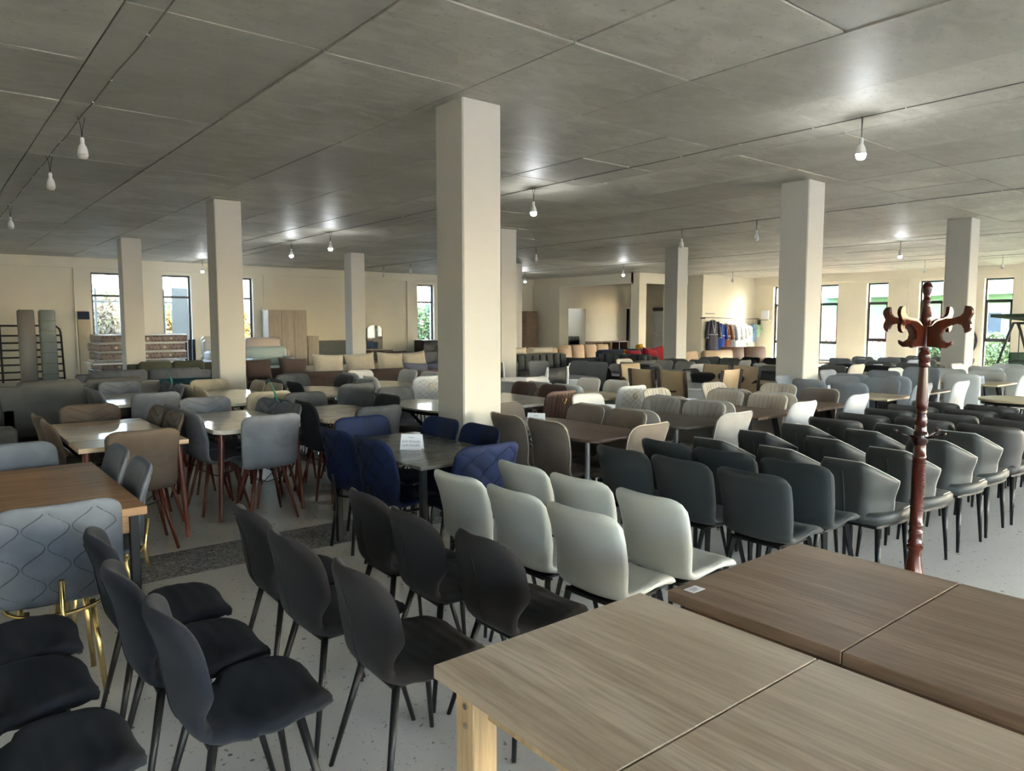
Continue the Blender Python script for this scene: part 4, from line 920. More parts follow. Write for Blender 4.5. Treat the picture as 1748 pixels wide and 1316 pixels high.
# ------------------------------------------------------------------ ceiling cables and bulbs
clip_me = MB().box(-.008, -.005, -.012, .008, .005, 0).mesh('clip', M['white'])
def cable(x, y0, y1, label):
    r = thing('ceiling_cable', label, 'cable', (x, y0, HC - .012)); pts = [(.006 * math.sin(k * 2.1), k * .5, .002 * math.sin(k * 1.3) - .006) for k in range(int((y1 - y0) / .5) + 1)]
    obj('wire', MB().tube(pts, .0055, 5).mesh('wire', M['seam'], True), r)
    for k in range(int((y1 - y0) / .85)): obj('clip', clip_me, r, (0, .3 + k * .85 + random.uniform(-.2, .2), -.002))
cable(1.24, -1.0, 23.5, 'thin ceiling cable with white clips at upper left')
cable(6.62, -1.0, 23.5, 'thin ceiling cable crossing the middle, carrying lit bulbs')
cable(11.75, -1.0, 23.5, 'thin ceiling cable with unlit bulbs, third from left')
cable(17.4, 1.0, 21.5, 'thin ceiling cable far back with three lit bulbs')
cable(23.0, 2.0, 17.0, 'thin ceiling cable nearest the right wall')
m_dif = emis('lit_bulb', (.92, .96, 1.0), 40.0); m_dif0 = plain('unlit_bulb_diffuser', s2l(206, 204, 198), .35)
b_cord = MB(); b_cord.tube([(-.03, 0, 0), (-.03, 0, -.02), (-.012, 0, -.06), (-.004, 0, -.13), (0, 0, -.19)], .0035, 5); b_cord.tube([(.03, 0, 0), (.03, 0, -.02), (.014, 0, -.07), (.004, 0, -.13), (0, 0, -.19)], .0035, 5)
b_cord = b_cord.mesh('cord', M['matblack'], True)
b_sock = MB().lathe([(.014, -.24), (.018, -.235), (.018, -.19), (.010, -.18)], 12).mesh('socket', M['white'], True, 40)
b_body = MB().lathe([(.044, -.325), (.043, -.30), (.034, -.265), (.021, -.24)], 16).mesh('bulb_body', M['white'], True, 40)
dprof = [(.010, -.372), (.028, -.366), (.039, -.352), (.044, -.325)]
b_on = MB().lathe(dprof, 16).mesh('diffuser', m_dif, True); b_off = MB().lathe(dprof, 16).mesh('diffuser', m_dif0, True)
BULBS = [(1.24, 7.57, 0, 'unlit hanging bulb at upper left, the nearest of three'), (1.24, 9.55, 0, 'unlit hanging bulb at left, second of three'), (1.24, 13.9, 0, 'unlit hanging bulb at the left picture edge'),
         (6.62, 3.2, 1, 'large lit hanging bulb at upper right, nearest of all'), (6.62, 7.66, 1, 'lit hanging bulb right of the nearest column'), (6.62, 13.96, 1, 'lit hanging bulb left of the nearest column, right one of pair'), (6.62, 15.95, 1, 'lit hanging bulb left of the nearest column, left one of pair'), (6.62, 22.5, 1, 'lit hanging bulb in front of the back left windows'),
         (11.75, 7.5, 0, 'unlit hanging bulb left of the wing chair column'), (11.75, 9.15, 0, 'unlit hanging bulb above the robes column'), (11.75, 13.5, 0, 'unlit hanging bulb beyond the second lit bulb'), (11.75, 19.3, 0, 'unlit hanging bulb by the far wall, right one'), (11.75, 20.95, 0, 'unlit hanging bulb by the far wall, left one'),
         (17.4, 7.42, 1, 'lit hanging bulb left of the coat stand column'), (17.4, 15.8, 1, 'lit hanging bulb before the lobby beam'), (17.4, 20.6, 1, 'lit hanging bulb before the tall brown cabinet'),
         (23.0, 7.12, 0, 'unlit hanging bulb at far right edge'), (23.0, 9.1, 0, 'unlit hanging bulb before the window behind coat stand'), (23.0, 15.6, 0, 'unlit hanging bulb in front of the robes wall')]
BULB_W = 0.9
for x, y, on, lab in BULBS:
    r = thing('hanging_bulb', lab, 'light bulb', (x, y, HC - .014), 0.3, 'bare hanging bulbs')
    obj('cord', b_cord, r); obj('socket', b_sock, r); bo = obj('bulb_body', b_body, r); obj('diffuser', b_on if on else b_off, bo)
    if on:
        ld = bpy.data.lights.new('bulb_light', 'POINT'); ld.energy = BULB_W; ld.color = (.93, .97, 1.0); ld.shadow_soft_size = .045
        lo = bpy.data.objects.new('bulb_light', ld); COL.objects.link(lo); lo.location = (x, y, HC - .014 - .43)
# ------------------------------------------------------------------ sofas and cushions
def pillow_mesh(w, h, t, mat, n=10):
    mb = MB(); F = []; B = []
    for j in range(n + 1):
        for i in range(n + 1):
            u = 2 * i / n - 1; v = 2 * j / n - 1; e = ((1 - u ** 4) * (1 - v ** 4)) ** .5
            pin = 1 - .07 * (1 - abs(u) ** 2) * abs(v) ** 3 ; pinx = 1 - .07 * (1 - abs(v) ** 2) * abs(u) ** 3
            x = u * w / 2 * pinx; z = v * h / 2 * pin + h / 2
            F.append((x, -t / 2 * e - .004, z)); B.append((x, t / 2 * e + .004, z))
    W_ = n + 1; nF = len(F); fs = []
    for j in range(n):
        for i in range(n):
            a = j * W_ + i; fs.append((a, a + 1, a + W_ + 1, a + W_)); fs.append((nF + a, nF + a + W_, nF + a + W_ + 1, nF + a + 1))
    for i in range(n):
        fs.append((i, nF + i, nF + i + 1, i + 1)); a = n * W_ + i; fs.append((a, a + 1, nF + a + 1, nF + a))
        a = i * W_; fs.append((a, a + W_, nF + a + W_, nF + a)); a = i * W_ + n; fs.append((a, nF + a, nF + a + W_, a + W_))
    mb.add(F + B, fs); return mb.mesh('pillow', mat, True)
def cushion(label, x, y, z, face, w, h, t, mat, lean=14, roll=0, group='loose sofa cushions'):
    o = obj('cushion', pillow_mesh(w, h, t, mat), None, (x, y, z)); a = math.radians(face)
    o.rotation_mode = 'XYZ'; o.rotation_euler = (math.radians(-lean), math.radians(roll), a + PI / 2)
    return tag(o, label, 'cushion', group)
def sofa(label, cx, cy, w, face, mat, d=.9, h=.82, nb=2, arms=True, sh=.42, legm=None, tuft=0, armh=.62, armw=.18):
    """local: faces -y (toward viewer when face=-90)"""
    r = thing('sofa', label, 'sofa', (cx, cy, 0), math.radians(face) + PI / 2, 'sofas on display')
    a = w / 2; iw = a - (armw if arms else 0)
    obj('base', MB().box(-a, -d / 2, .08, a, d / 2, .28, ch=.02).mesh('base', mat, True, 40), r)
    for k in range(nb):
        x0 = -iw + 2 * iw * k / nb; x1 = -iw + 2 * iw * (k + 1) / nb
        obj('seat_cushion', MB().box(x0 + .006, -d / 2 - .02, .282, x1 - .006, d / 2 - .2, sh, ch=.035).mesh('seat', mat, True, 60), r)
        bk = MB().box(x0 + .006, 0, 0, x1 - .006, .2, h - .3, ch=.05, M4=Matrix.Translation((0, d / 2 - .24, .3)) @ Matrix.Rotation(math.radians(-6), 4, 'X'))
        o = obj('back_cushion', bk.mesh('back', mat, True, 60), r)
        for q in range(tuft):
            xx = x0 + (x1 - x0) * (q + .5) / tuft
            obj('tuft_roll', MB().tube([(xx, d / 2 - .27, .44), (xx, d / 2 - .26, .6), (xx, d / 2 - .235, h - .04)], [(x1 - x0) / tuft * .46] * 3, 8, squash=.5).mesh('tuft', mat, True), o)
    obj('back_panel', MB().box(-a, d / 2 - .06, .2, a, d / 2, h - .06, ch=.02).mesh('panel', mat, True, 40), r)
    if arms:
        for sx in (-1, 1): obj('armrest', MB().box(min(sx * a, sx * (a - armw)), -d / 2, .1, max(sx * a, sx * (a - armw)), d / 2, armh, ch=.04).mesh('arm', mat, True, 60), r)
    for sx in (-1, 1):
        for sy in (-1, 1): obj('foot', MB().box(sx * (a - .1) - .025, sy * (d / 2 - .1) - .025, 0, sx * (a - .1) + .025, sy * (d / 2 - .1) + .025, .085).mesh('foot', legm or M['black']), r)
    return r
f_sg = fabric('graphite_sofa_fabric', s2l(86, 86, 84)); f_sg2 = velvet('slate_sofa_velvet', s2l(104, 106, 112), .12); f_teal = velvet('teal_velvet', s2l(28, 66, 78), .2); f_sbr = fabric('umber_sofa_fabric', s2l(78, 64, 58)); f_sbe = fabric('linen_sofa_fabric', s2l(196, 184, 162))
f_oliv = fabric('olive_fabric', s2l(78, 80, 66)); f_tuft = velvet('grey_tufted_velvet', s2l(96, 97, 94), .15); f_sblue = fabric('dark_blue_sofa_fabric', s2l(52, 62, 80)); f_red = fabric('crimson_cushion_fabric', s2l(150, 24, 40), mottle=.08); f_yel = fabric('mustard_cushion_fabric', s2l(220, 158, 44), mottle=.08); f_gcush = fabric('lilac_grey_cushion_fabric', s2l(112, 114, 130)); f_pink = fabric('dusty_pink_fabric', s2l(150, 116, 114)); f_sbb = leather('tan_sofa_leatherette', s2l(182, 156, 126), .5); f_brs = leather('cocoa_sofa_leatherette', s2l(112, 86, 72), .5)
sofa('charcoal sofa seen from behind at left, beyond the brown chairs', 1.58, 10.75, 1.75, 90, f_sg, h=.93, nb=2, d=.85)
sofa('charcoal side sofa with its arm near the left edge', .28, 9.30, 1.9, 0, f_sg, h=.78, nb=2, d=.85)
sofa('slate velvet sofa in front of the mattress stack', 3.0, 13.1, 2.1, -90, f_sg2, h=.84, nb=2, armh=.6)
sofa('teal velvet sofa seen from behind, left of the second column', 3.05, 12.05, 1.35, 90, f_teal, h=.78, nb=1, d=.75, arms=False)
sofa('olive sofa behind the second column', 3.95, 15.3, 1.6, -90, f_oliv, h=.86, nb=2)
sofa('long umber sofa back behind the marble tables', 5.95, 12.2, 2.85, 90, f_sbr, h=.78, nb=2, d=.9)
sofa('umber sofa facing the viewer right of the second column', 5.75, 14.9, 1.75, -90, f_sbr, h=.66, nb=2, armh=.56)
cushion('dark umber cushion, left one on the umber sofa', 5.35, 14.75, .43, -90, .62, .45, .2, f_sbr); cushion('dark umber cushion, right one on the umber sofa', 6.1, 14.75, .43, -90, .62, .45, .2, f_sbr, roll=4)
sofa('long linen beige sofa with big pillows left of the nearest column', 8.1, 15.2, 3.3, -90, f_sbe, h=.66, nb=3, armh=.55)
for k, (x, w) in enumerate(((7.0, .75), (7.8, .75), (8.55, .7), (9.25, .65))): cushion('big linen pillow, %s from the left on the long beige sofa' % ORD[k], x, 14.95, .43, -90, w, .5, .22, f_sbe, roll=(3, -2, 4, -5)[k])
sofa('low grey sofa with lilac cushions behind the umber back', 8.5, 13.2, 2.2, -90, f_sg2, h=.6, nb=2, armh=.5)
for k, x in enumerate((8.0, 8.6, 9.15)): cushion('lilac grey cushion, %s from the left on the low grey sofa' % ORD[k], x, 12.95, .43, -90, .6, .36, .2, f_gcush, roll=(4, -6, 3)[k])
sofa('dusty pink low seat by the nearest column', 7.9, 11.6, .8, -90, f_pink, h=.72, nb=1, armh=.5, armw=.12)
sofa('heaped dark grey sofa far left of the nearest column', 11.2, 17.2, 2.2, -90, f_sg2, h=.8, nb=3)
sofa('brown low sofa by the far window', 12.6, 21.2, 1.0, -90, f_sbr, h=.66, nb=1, d=.8)
sofa('grey armchair by the dark glass cabinet', 14.2, 20.6, 1.0, -90, f_sg, h=.88, nb=1, d=.85)
sofa('grey tufted corner sofa right of the nearest column', 12.0, 13.6, 2.5, -90, f_tuft, h=.84, nb=3, tuft=3, armh=.7)
sofa('grey tufted side wing of the corner sofa', 13.6, 12.55, 2.0, 180, f_tuft, h=.84, nb=2, tuft=3, armh=.7)
for k, x in enumerate((11.4, 12.3)): cushion('cream throw cushion, %s one on the tufted sofa' % ('left', 'right')[k], x, 13.93, .835, -90, .85, .16, .2, f_sand, lean=0)
sofa('dark blue sofa bed with red and yellow cushions', 16.2, 14.3, 2.1, -90, f_sblue, h=.84, nb=2, arms=False, d=1.0)
sofa('grey sofa end in front of the blue sofa bed', 13.0, 10.4, 1.2, 180, f_tuft, h=.76, nb=1, d=.8)
for k, (x, y, z, w, h, m_, t_) in enumerate(((15.6, 13.65, .44, .62, .42, f_red, 'crimson cushion lying left on the blue sofa bed'), (16.2, 13.6, .43, .6, .46, f_red, 'crimson cushion leaning in the middle of blue sofa bed'), (16.75, 13.7, .43, .6, .5, f_red, 'large crimson cushion at the right on blue sofa bed'), (15.85, 14.0, .44, .55, .4, f_yel, 'mustard cushion at the left of blue sofa bed'), (16.95, 14.0, .46, .5, .42, f_yel, 'mustard cushion at the right of blue sofa bed'), (16.45, 14.25, .84, .2, .14, f_yel, 'small mustard ball cushion on the blue sofa back'), (16.6, 12.9, .0, .3, .34, f_yel, 'mustard bolster on the floor before the blue sofa'))):
    cushion(t_, x, y, z, -90, w, h, .2, m_, lean=18, roll=(0, 12, -8, 6, -4, 0, 0)[k])
sofa('beige panelled sofa bed behind the tufted sofa, left', 14.6, 16.0, 1.9, -90, f_sbb, h=.86, nb=4, arms=False)
sofa('beige panelled sofa bed behind the blue sofa', 17.0, 16.8, 2.3, -90, f_sbb, h=.9, nb=4, arms=False)
sofa('tan sofa bed, left one below the robes', 16.1, 11.9, .75, -90, f_sbb, h=.86, nb=1, arms=False, d=.9)
sofa('tan sofa bed, right one below the robes', 17.2, 11.75, 1.3, -90, f_sbb, h=.86, nb=1, arms=False, d=.9)
sofa('cocoa leather sofa against the right end of the robes', 19.6, 12.6, 1.6, -110, f_brs, h=.88, nb=2, arms=False)
# wrapped armchairs, mattresses and panels along the back wall
def wrapped(name, c, c2=None):
    m, nt, b = nmat(name); v = coords(nt, scale=(1, 1, .6)); n = tex(nt, 'Noise', 16.0, 6.0, v); n.inputs['Distortion'].default_value = 1.5
    if c2:
        n2 = tex(nt, 'Voronoi', 14.0, vec=v); link(nt, mixcol(nt, ramp(nt, n2.outputs['Distance'], [(.3, 0.0), (.5, 1.0)]), c, c2), b.inputs['Base Color'])
    else: link(nt, mixcol(nt, n.outputs[0], tuple(x * .88 for x in c), c), b.inputs['Base Color'])
    b.inputs['Roughness'].default_value = .6; b.inputs['Coat Weight'].default_value = 1.0; b.inputs['Coat Roughness'].default_value = .12
    bp = nt.nodes.new('ShaderNodeBump'); bp.inputs['Strength'].default_value = .9; bp.inputs['Distance'].default_value = .03; link(nt, n.outputs[0], bp.inputs['Height']); link(nt, bp.outputs[0], b.inputs['Coat Normal']); return m
w_grey = wrapped('wrapped_grey', s2l(132, 128, 120)); w_sage = wrapped('wrapped_sage', s2l(142, 152, 146)); w_brown = wrapped('wrapped_brown_damask', s2l(96, 80, 78), s2l(130, 114, 110)); w_mint = wrapped('wrapped_mint', s2l(176, 194, 190)); w_blush = wrapped('wrapped_blush', s2l(208, 190, 178)); w_cream = wrapped('wrapped_cream', s2l(206, 192, 160)); w_white = wrapped('wrapped_white', s2l(214, 210, 202))
stack = [(i, .225 * i + .0) for i in range(6)]
edge_me = {}
for i in range(6):
    z = .21 * i + (.045 if i > 2 else 0) + .002 * i
    r = thing('mattress', 'brown plastic wrapped mattress, %s from the bottom of the stack' % ORD[i], 'mattress', (4.4 + (.05, -.04, .02, .0, -.03, .03)[i], 20.6, z), 0, 'stacked mattresses')
    obj('mattress_core', MB().box(-1.0, -.7, .012, 1.0, .7, .198, ch=.035).mesh('core', w_brown, True, 60), r)
    for zz in (.014, .196): obj('white_edge', MB().tube([(-.985, -.69, zz), (.985, -.69, zz), (.985, .69, zz), (-.985, .69, zz)], .013, 6, closed=True).mesh('edge', M['white'], True), r)
    for k in range(3): obj('emblem', MB().tube([(-.6 + .55 * k + .1 * (i % 2), -.699, .105), (-.6 + .55 * k + .1 * (i % 2), -.706, .105)], .03, 10).mesh('emblem', w_cream), r)
tag(obj('white_board', MB().box(3.1, 18.95, .640, 5.0, 20.2, .672, ch=.004).mesh('board', M['white'])), 'long white board pushed into the mattress stack', 'board')
def leaner(name, label, x0, x1, y, ztop, mat, t=.2, seams=0, top=None, cat='mattress'):
    r = thing(name, label, cat, ((x0 + x1) / 2, y, 0), 0); r.rotation_euler = (math.radians(-6), 0, 0); w = (x1 - x0)
    obj('body', MB().box(-w / 2, -t / 2, 0.012, w / 2, t / 2, ztop, ch=.03).mesh('body', mat, True, 60), r)
    for k in range(seams): obj('seam', MB().box(-w / 2 - .004, -t / 2 - .004, ztop * (k + 1) / (seams + 1) - .008, w / 2 + .004, t / 2, ztop * (k + 1) / (seams + 1) + .008).mesh('seam', M['seam']), r)
    if top: obj('printed_top', MB().box(-w / 2 + .02, -t / 2 - .006, ztop - .24, w / 2 - .02, -t / 2 + .01, ztop - .03).mesh('top', top), r)
    return r
leaner('wrapped_mattress', 'tall grey plastic wrapped mattress leaning on the wall at left', 2.0, 2.37, 22.1, 1.94, w_grey)
leaner('wrapped_mattress', 'tall sage ribbed wrapped mattress beside the bed frame', 2.46, 2.82, 22.1, 1.94, w_sage, seams=6)
leaner('wrapped_headboard', 'cream wrapped bed headboard with dark printed top by the pilaster', 3.42, 3.74, 22.8, 1.94, w_cream, t=.1, top=f_sblue, cat='headboard')
bf = thing('bed_frame', 'black tubular bed frame with slats leaning on the left wall', 'bed frame', (2.3, 23.2, 0)); bf.rotation_euler = (math.radians(-7), 0, 0)
obj('frame_tube', MB().tube(spline([(-.95, 0, .03), (-.95, 0, 1.2), (-.93, 0, 1.45), (-.8, 0, 1.53), (0, 0, 1.535), (.62, 0, 1.53), (.75, 0, 1.45), (.78, 0, 1.2), (.8, 0, .03)], 40), .025, 8).mesh('tube', M['black'], True), bf)
for k in range(7): obj('slat', MB().box(-.94, -.015, .08 + .195 * k, .78, .015, .125 + .195 * k).mesh('slat', M['matblack']), bf)
obj('centre_bar', MB().box(-.62, -.03, .03, -.57, .0, 1.52).mesh('bar', M['matblack']), bf)
def wrapped_armchair(label, x, y, mat, w=.85, h=.85, z=0):
    r = thing('wrapped_armchair', label, 'armchair', (x, y, z), 0, 'plastic wrapped armchairs')
    obj('base', MB().box(-w / 2, -.4, .0, w / 2, .4, h * .5, ch=.06).mesh('base', mat, True, 60), r)
    obj('backrest', MB().box(-w / 2 + .02, .2, h * .5, w / 2 - .02, .42, h, ch=.07).mesh('back', mat, True, 60), r)
    for sx in (-1, 1): obj('armrest', MB().box(min(sx * w / 2, sx * (w / 2 - .2)), -.4, h * .5, max(sx * w / 2, sx * (w / 2 - .2)), .2, h * .72, ch=.06).mesh('arm', mat, True, 60), r)
wrapped_armchair('mint plastic wrapped armchair in front of the wardrobe', 7.2, 19.0, w_mint, 1.2, .98)
wrapped_armchair('blush plastic wrapped armchair behind the mint one', 7.9, 21.0, w_blush, 1.1, 1.18)
wrapped_armchair('white plastic wrapped armchair by the left windows', 6.75, 21.6, w_white, .8, 1.12)
wrapped_armchair('cream plastic wrapped armchair behind the second column', 7.1, 22.9, w_cream, .8, 1.2)
# wardrobe, headboard, vanity, glass cabinet
m_ward = wood('ash_grey_wardrobe', s2l(168, 154, 132), s2l(186, 172, 150), 'Z', .6, .5)
wr = thing('wardrobe', 'tall ash grey wardrobe against the back wall', 'wardrobe', (9.5, 23.6, 0), 0)
obj('body', MB().box(-.66, -.3, 0, .64, .3, 2.02, ch=.004).mesh('body', m_ward), wr)
for k in range(3):
    d_ = obj('door', MB().box(-.65 + .43 * k, -.32, .06, -.23 + .43 * k, -.302, 2.0, ch=.003).mesh('door', m_ward), wr)
    obj('handle', MB().box(-.26 + .43 * k, -.332, .95, -.25 + .43 * k, -.32, 1.15).mesh('handle', M['steel']), d_)
wr2 = thing('side_cabinet', 'low narrow grey cabinet beside the wardrobe', 'cabinet', (10.38, 23.6, 0)); obj('body', MB().box(-.2, -.25, 0, .2, .3, 1.15, ch=.004).mesh('body', m_ward), wr2); obj('door', MB().box(-.19, -.268, .05, .19, -.252, 1.12, ch=.003).mesh('door', m_ward), wr2)
hb = thing('headboard', 'wide grey bed headboard standing against the far wall', 'headboard', (11.3, 23.7, 0)); obj('panel', MB().box(-.75, -.04, .1, .85, .06, .98, ch=.01).mesh('panel', fabric('grey_headboard_fabric', s2l(112, 114, 106))), hb)
for sx in (-.6, .7): obj('leg', MB().box(sx - .03, -.02, 0, sx + .03, .04, .1).mesh('leg', M['matblack']), hb)
obj('top_rail', MB().box(-.77, -.05, .98, .87, .07, 1.0).mesh('rail', m_ward), hb)
va = thing('vanity', 'vanity table with arched mirror against the far wall', 'vanity', (13.0, 23.65, 0))
obj('desk', MB().box(-.42, -.25, .58, .46, .28, .61).mesh('desk', M['walnut']), va)
for sx in (-.42, .44): obj('side', MB().box(sx - .0, -.25, 0, sx + .02, .28, .58).mesh('side', M['walnut']), va)
dd = obj('drawer', MB().box(.06, -.24, .4, .43, .26, .575).mesh('drawer', M['walnut']), va); obj('knob', MB().tube([(.25, -.24, .49), (.25, -.265, .49)], .014, 8).mesh('knob', M['chrome']), dd)
obj('shelf', MB().box(-.4, -.2, .25, .44, .27, .27).mesh('shelf', M['walnut']), va)
ap = [(-.33, .63), (.31, .63), (.31, 1.36)] + [(-.01 + .32 * math.cos(t), 1.36 + .15 * math.sin(t)) for t in [PI * i / 12 for i in range(1, 12)]] + [(-.33, 1.36)]
obj('mirror_back', MB().prism([(x, z) for x, z in ap], -.27, -.24, M4=Matrix.Rotation(PI / 2, 4, 'X')).mesh('back', M['walnut']), va)
obj('mirror', MB().prism([(x * .92, .63 + (z - .63) * .97 + .03) for x, z in ap], -.238, -.232, M4=Matrix.Rotation(PI / 2, 4, 'X')).mesh('mirror', M['mirror']), va)
gc = thing('glass_cabinet', 'black glass fronted cabinet under the far window', 'cabinet', (14.9, 23.4, 0)); obj('body', MB().box(-.35, -.3, 0, .32, .3, .94, ch=.01).mesh('body', M['black']), gc)
obj('glass_door', MB().box(-.33, -.312, .06, .30, -.302, .9).mesh('glass_door', plain('dark_glass', (.01, .012, .013), .05)), gc); obj('white_top', MB().box(-.36, -.31, .942, .33, .31, .965).mesh('top', M['white']), gc)
rd = thing('radiator', 'dark slatted heater below the second left window', 'heater', (6.3, 23.55, 0))
for k in range(6): obj('fin', MB().box(-.35 + .12 * k, -.05, .12, -.27 + .12 * k, .05, 1.1, ch=.015).mesh('fin', M['matblack']), rd)
obj('foot', MB().box(-.33, -.1, 0, .33, .1, .12).mesh('foot', M['matblack']), rd)
tc = thing('tall_cabinet', 'tall narrow brown cabinet by the far wall stub', 'cabinet', (20.1, 23.55, 0)); obj('body', MB().box(-.34, -.25, 0, .26, .3, 2.08, ch=.004).mesh('body', M['oak2']), tc); obj('door', MB().box(-.32, -.27, .05, .24, -.252, 2.05, ch=.003).mesh('door', M['oak2']), tc)
for k, (x, w, lab) in enumerate(((24.25, 1.1, 'pale open desk unit in the lobby, left one'), (25.4, 1.15, 'grey brown open desk unit in the lobby, right one'))):
    r = thing('desk_unit', lab, 'desk', (x, 23.5, 0)); m_ = (M['paleoak'], M['walnut'])[k]
    obj('top', MB().box(-w / 2, -.3, .70, w / 2, .3, .75).mesh('top', m_), r)
    for sx in (-w / 2, -.05, w / 2 - .04): obj('side', MB().box(sx, -.28, 0, sx + .04, .28, .70).mesh('side', m_), r)
    obj('back', MB().box(-w / 2, .24, .05, w / 2, .28, .7).mesh('back', M['matblack']), r)
# ------------------------------------------------------------------ hanging garments
def garment(label, x, y, ztop, zbot, w, mat, trimm, face=-90, sleeves=True, belt=True, hmat=None):
    r = thing('robe' if zbot < .9 else 'shirt', label, 'robe' if zbot < .9 else 'shirt', (x, y, 0), math.radians(face) + PI / 2, 'garments hanging on the bright wall')
    mb = MB(); rows = 9; n = 24; vs = []
    for j in range(rows + 1):
        t = j / rows; z = ztop - (ztop - zbot) * t
        hw = w * (.16 + .30 * min(1, t / .12)) if t < .12 else w * (.46 - .06 * math.sin(min(1, (t - .12) / .35) * PI) + .04 * t)
        dp = .04 + .05 * min(1, t / .15)
        for i in range(n):
            a = 2 * PI * i / n; fold = 1 + (.14 * t) * math.sin(a * 7 + x)
            vs.append((hw * math.cos(a) * (1 + .04 * t * math.sin(a * 5)), dp * math.sin(a) * fold, z))
    fs = [tuple(range(n)), tuple(rows * n + i for i in range(n - 1, -1, -1))]
    for j in range(rows):
        for i in range(n): fs.append((j * n + i, j * n + n + i, j * n + n + (i + 1) % n, j * n + (i + 1) % n))
    mb.add(vs, fs); obj('body', mb.mesh('body', mat, True, 60), r)
    if sleeves:
        L = min(.62, (ztop - zbot) * .5)
        for sx in (-1, 1):
            o = obj('sleeve', MB().tube([(sx * w * .40, 0, ztop - .07), (sx * w * .52, -.02, ztop - .07 - L * .5), (sx * w * .58, -.04, ztop - .07 - L)], [.065, .07, .08], 10).mesh('sleeve', mat, True), r)
            obj('cuff', MB().tube([(sx * w * .578, -.0395, ztop - .07 - L + .02), (sx * w * .582, -.041, ztop - .07 - L - .01)], .083, 10).mesh('cuff', trimm, True), o)
    obj('collar', MB().tube([(-w * .1, -.02, ztop + .0), (-w * .14, -.06, ztop - .12), (0, -.1, ztop - (ztop - zbot) * .38), (w * .02, -.1, ztop - (ztop - zbot) * .38), (w * .14, -.06, ztop - .12), (w * .1, -.02, ztop)], .018, 6).mesh('collar', trimm, True), r)
    if belt: obj('belt', MB().tube([(w * .43 * math.cos(a), .1 * math.sin(a), ztop - (ztop - zbot) * .42) for a in [2 * PI * q / 16 for q in range(16)]], .02, 6, closed=True).mesh('belt', trimm, True), r)
    obj('hanger', MB().tube([(-w * .38, 0, ztop - .06), (0, 0, ztop + .04), (w * .38, 0, ztop - .06)], .008, 5).tube([(0, 0, ztop + .04), (0, 0, ztop + .1), (.02, 0, ztop + .13), (0, 0, ztop + .15)], .004, 5).mesh('hanger', hmat or M['steel'], True), r)
    return r
g_char = fabric('charcoal_terry', s2l(52, 50, 56)); g_blue = fabric('royal_terry', s2l(24, 52, 120)); g_brown = fabric('rust_terry', s2l(112, 66, 40)); g_grey = fabric('mid_grey_terry', s2l(130, 136, 142)); g_stripe = fabric('pale_striped_cotton', s2l(190, 190, 190)); g_white = fabric('white_cotton', s2l(220, 222, 216)); g_print = velvet('floral_print_cotton', s2l(190, 198, 180), .25); g_green = fabric('mint_cotton', s2l(166, 196, 160)); g_denim = fabric('denim_blue_cotton', s2l(92, 122, 146)); g_trim = fabric('grey_trim', s2l(150, 150, 152))
RZ = [('long charcoal robe with grey trim, leftmost on the rail', 23.95, 1.70, .38, .60, g_char, g_trim, -100, True, True, None), ('royal blue robe next to the charcoal robe', 24.42, 1.58, .42, .50, g_blue, g_trim, -110, True, True, M['white']), ('rust brown robe right of the blue robe', 24.80, 1.55, .42, .48, g_brown, g_trim, -120, True, True, M['black']), ('mid grey robe with blue hanger beside the brown one', 25.15, 1.52, .42, .42, g_grey, g_stripe, -130, True, True, g_blue), ('pale striped robe in the middle of the rail', 25.52, 1.54, .45, .52, g_stripe, g_white, -105, True, True, M['white']),
      ('white robe right of the striped robe', 25.86, 1.52, .55, .42, g_white, g_white, -125, True, False, M['white']), ('floral print shirt hanging in the middle', 26.12, 1.52, .80, .42, g_print, g_white, -110, True, False, None), ('mint green dress with floral top', 26.40, 1.48, .68, .36, g_green, g_print, -120, False, False, None), ('denim blue dress near the right end', 26.68, 1.55, .82, .38, g_denim, g_denim, -115, False, True, None), ('small green print shirt at the right end of the rail', 26.95, 1.55, 1.0, .34, g_green, g_white, -110, True, False, M['gold'])]
for lab, x, zt, zb, w, m_, tr, fc, sl, be, hm in RZ: garment(lab, x, 17.08, zt, zb, w, m_, tr, fc, sl, be, hm)
rl = thing('clothes_rail', 'dark wall mounted clothes rail behind the robes', 'clothes rail', (23.2, 17.08, 1.8))
obj('bar', MB().tube([(0, 0, 0), (.6, 0, .0), (2.2, 0, -.04), (3.95, 0, -.04)], .012, 6).mesh('bar', M['matblack'], True), rl)
for x in (.25, 2.2, 3.8): obj('bracket', MB().box(x, -.008, -.05, x + .016, .22, -.02).mesh('bracket', M['matblack']), rl)
obj('upper_bar', MB().tube([(.25, 0, .15), (.85, 0, .15)], .01, 6).mesh('upper_bar', M['matblack'], True), rl)
tag(obj('notice_sheet', MB().box(27.06, 16.62, 1.76, 27.09, 16.95, 2.1).mesh('sheet', M['paper'])), 'blank white sheet on the wall at the window corner', 'sheet')
hk = thing('wall_hook', 'small dark hook rail below the white sheet', 'hook', (27.0, 16.8, 1.66)); obj('rail', MB().tube([(.1, -.25, .05), (-.1, -.25, .05), (-.1, .2, .05)], .012, 6).mesh('rail', M['matblack'], True), hk); obj('arm', MB().box(-.11, .19, -.15, .1, .21, .06).mesh('arm', M['matblack']), hk)
pp = tag(obj('wall_pipe', MB().tube([(23.46, 17.22, 1.85), (23.46, 17.22, 3.4)], .022, 8).mesh('pipe', M['cream'], True)), 'thin painted pipe rising beside the robes', 'pipe')
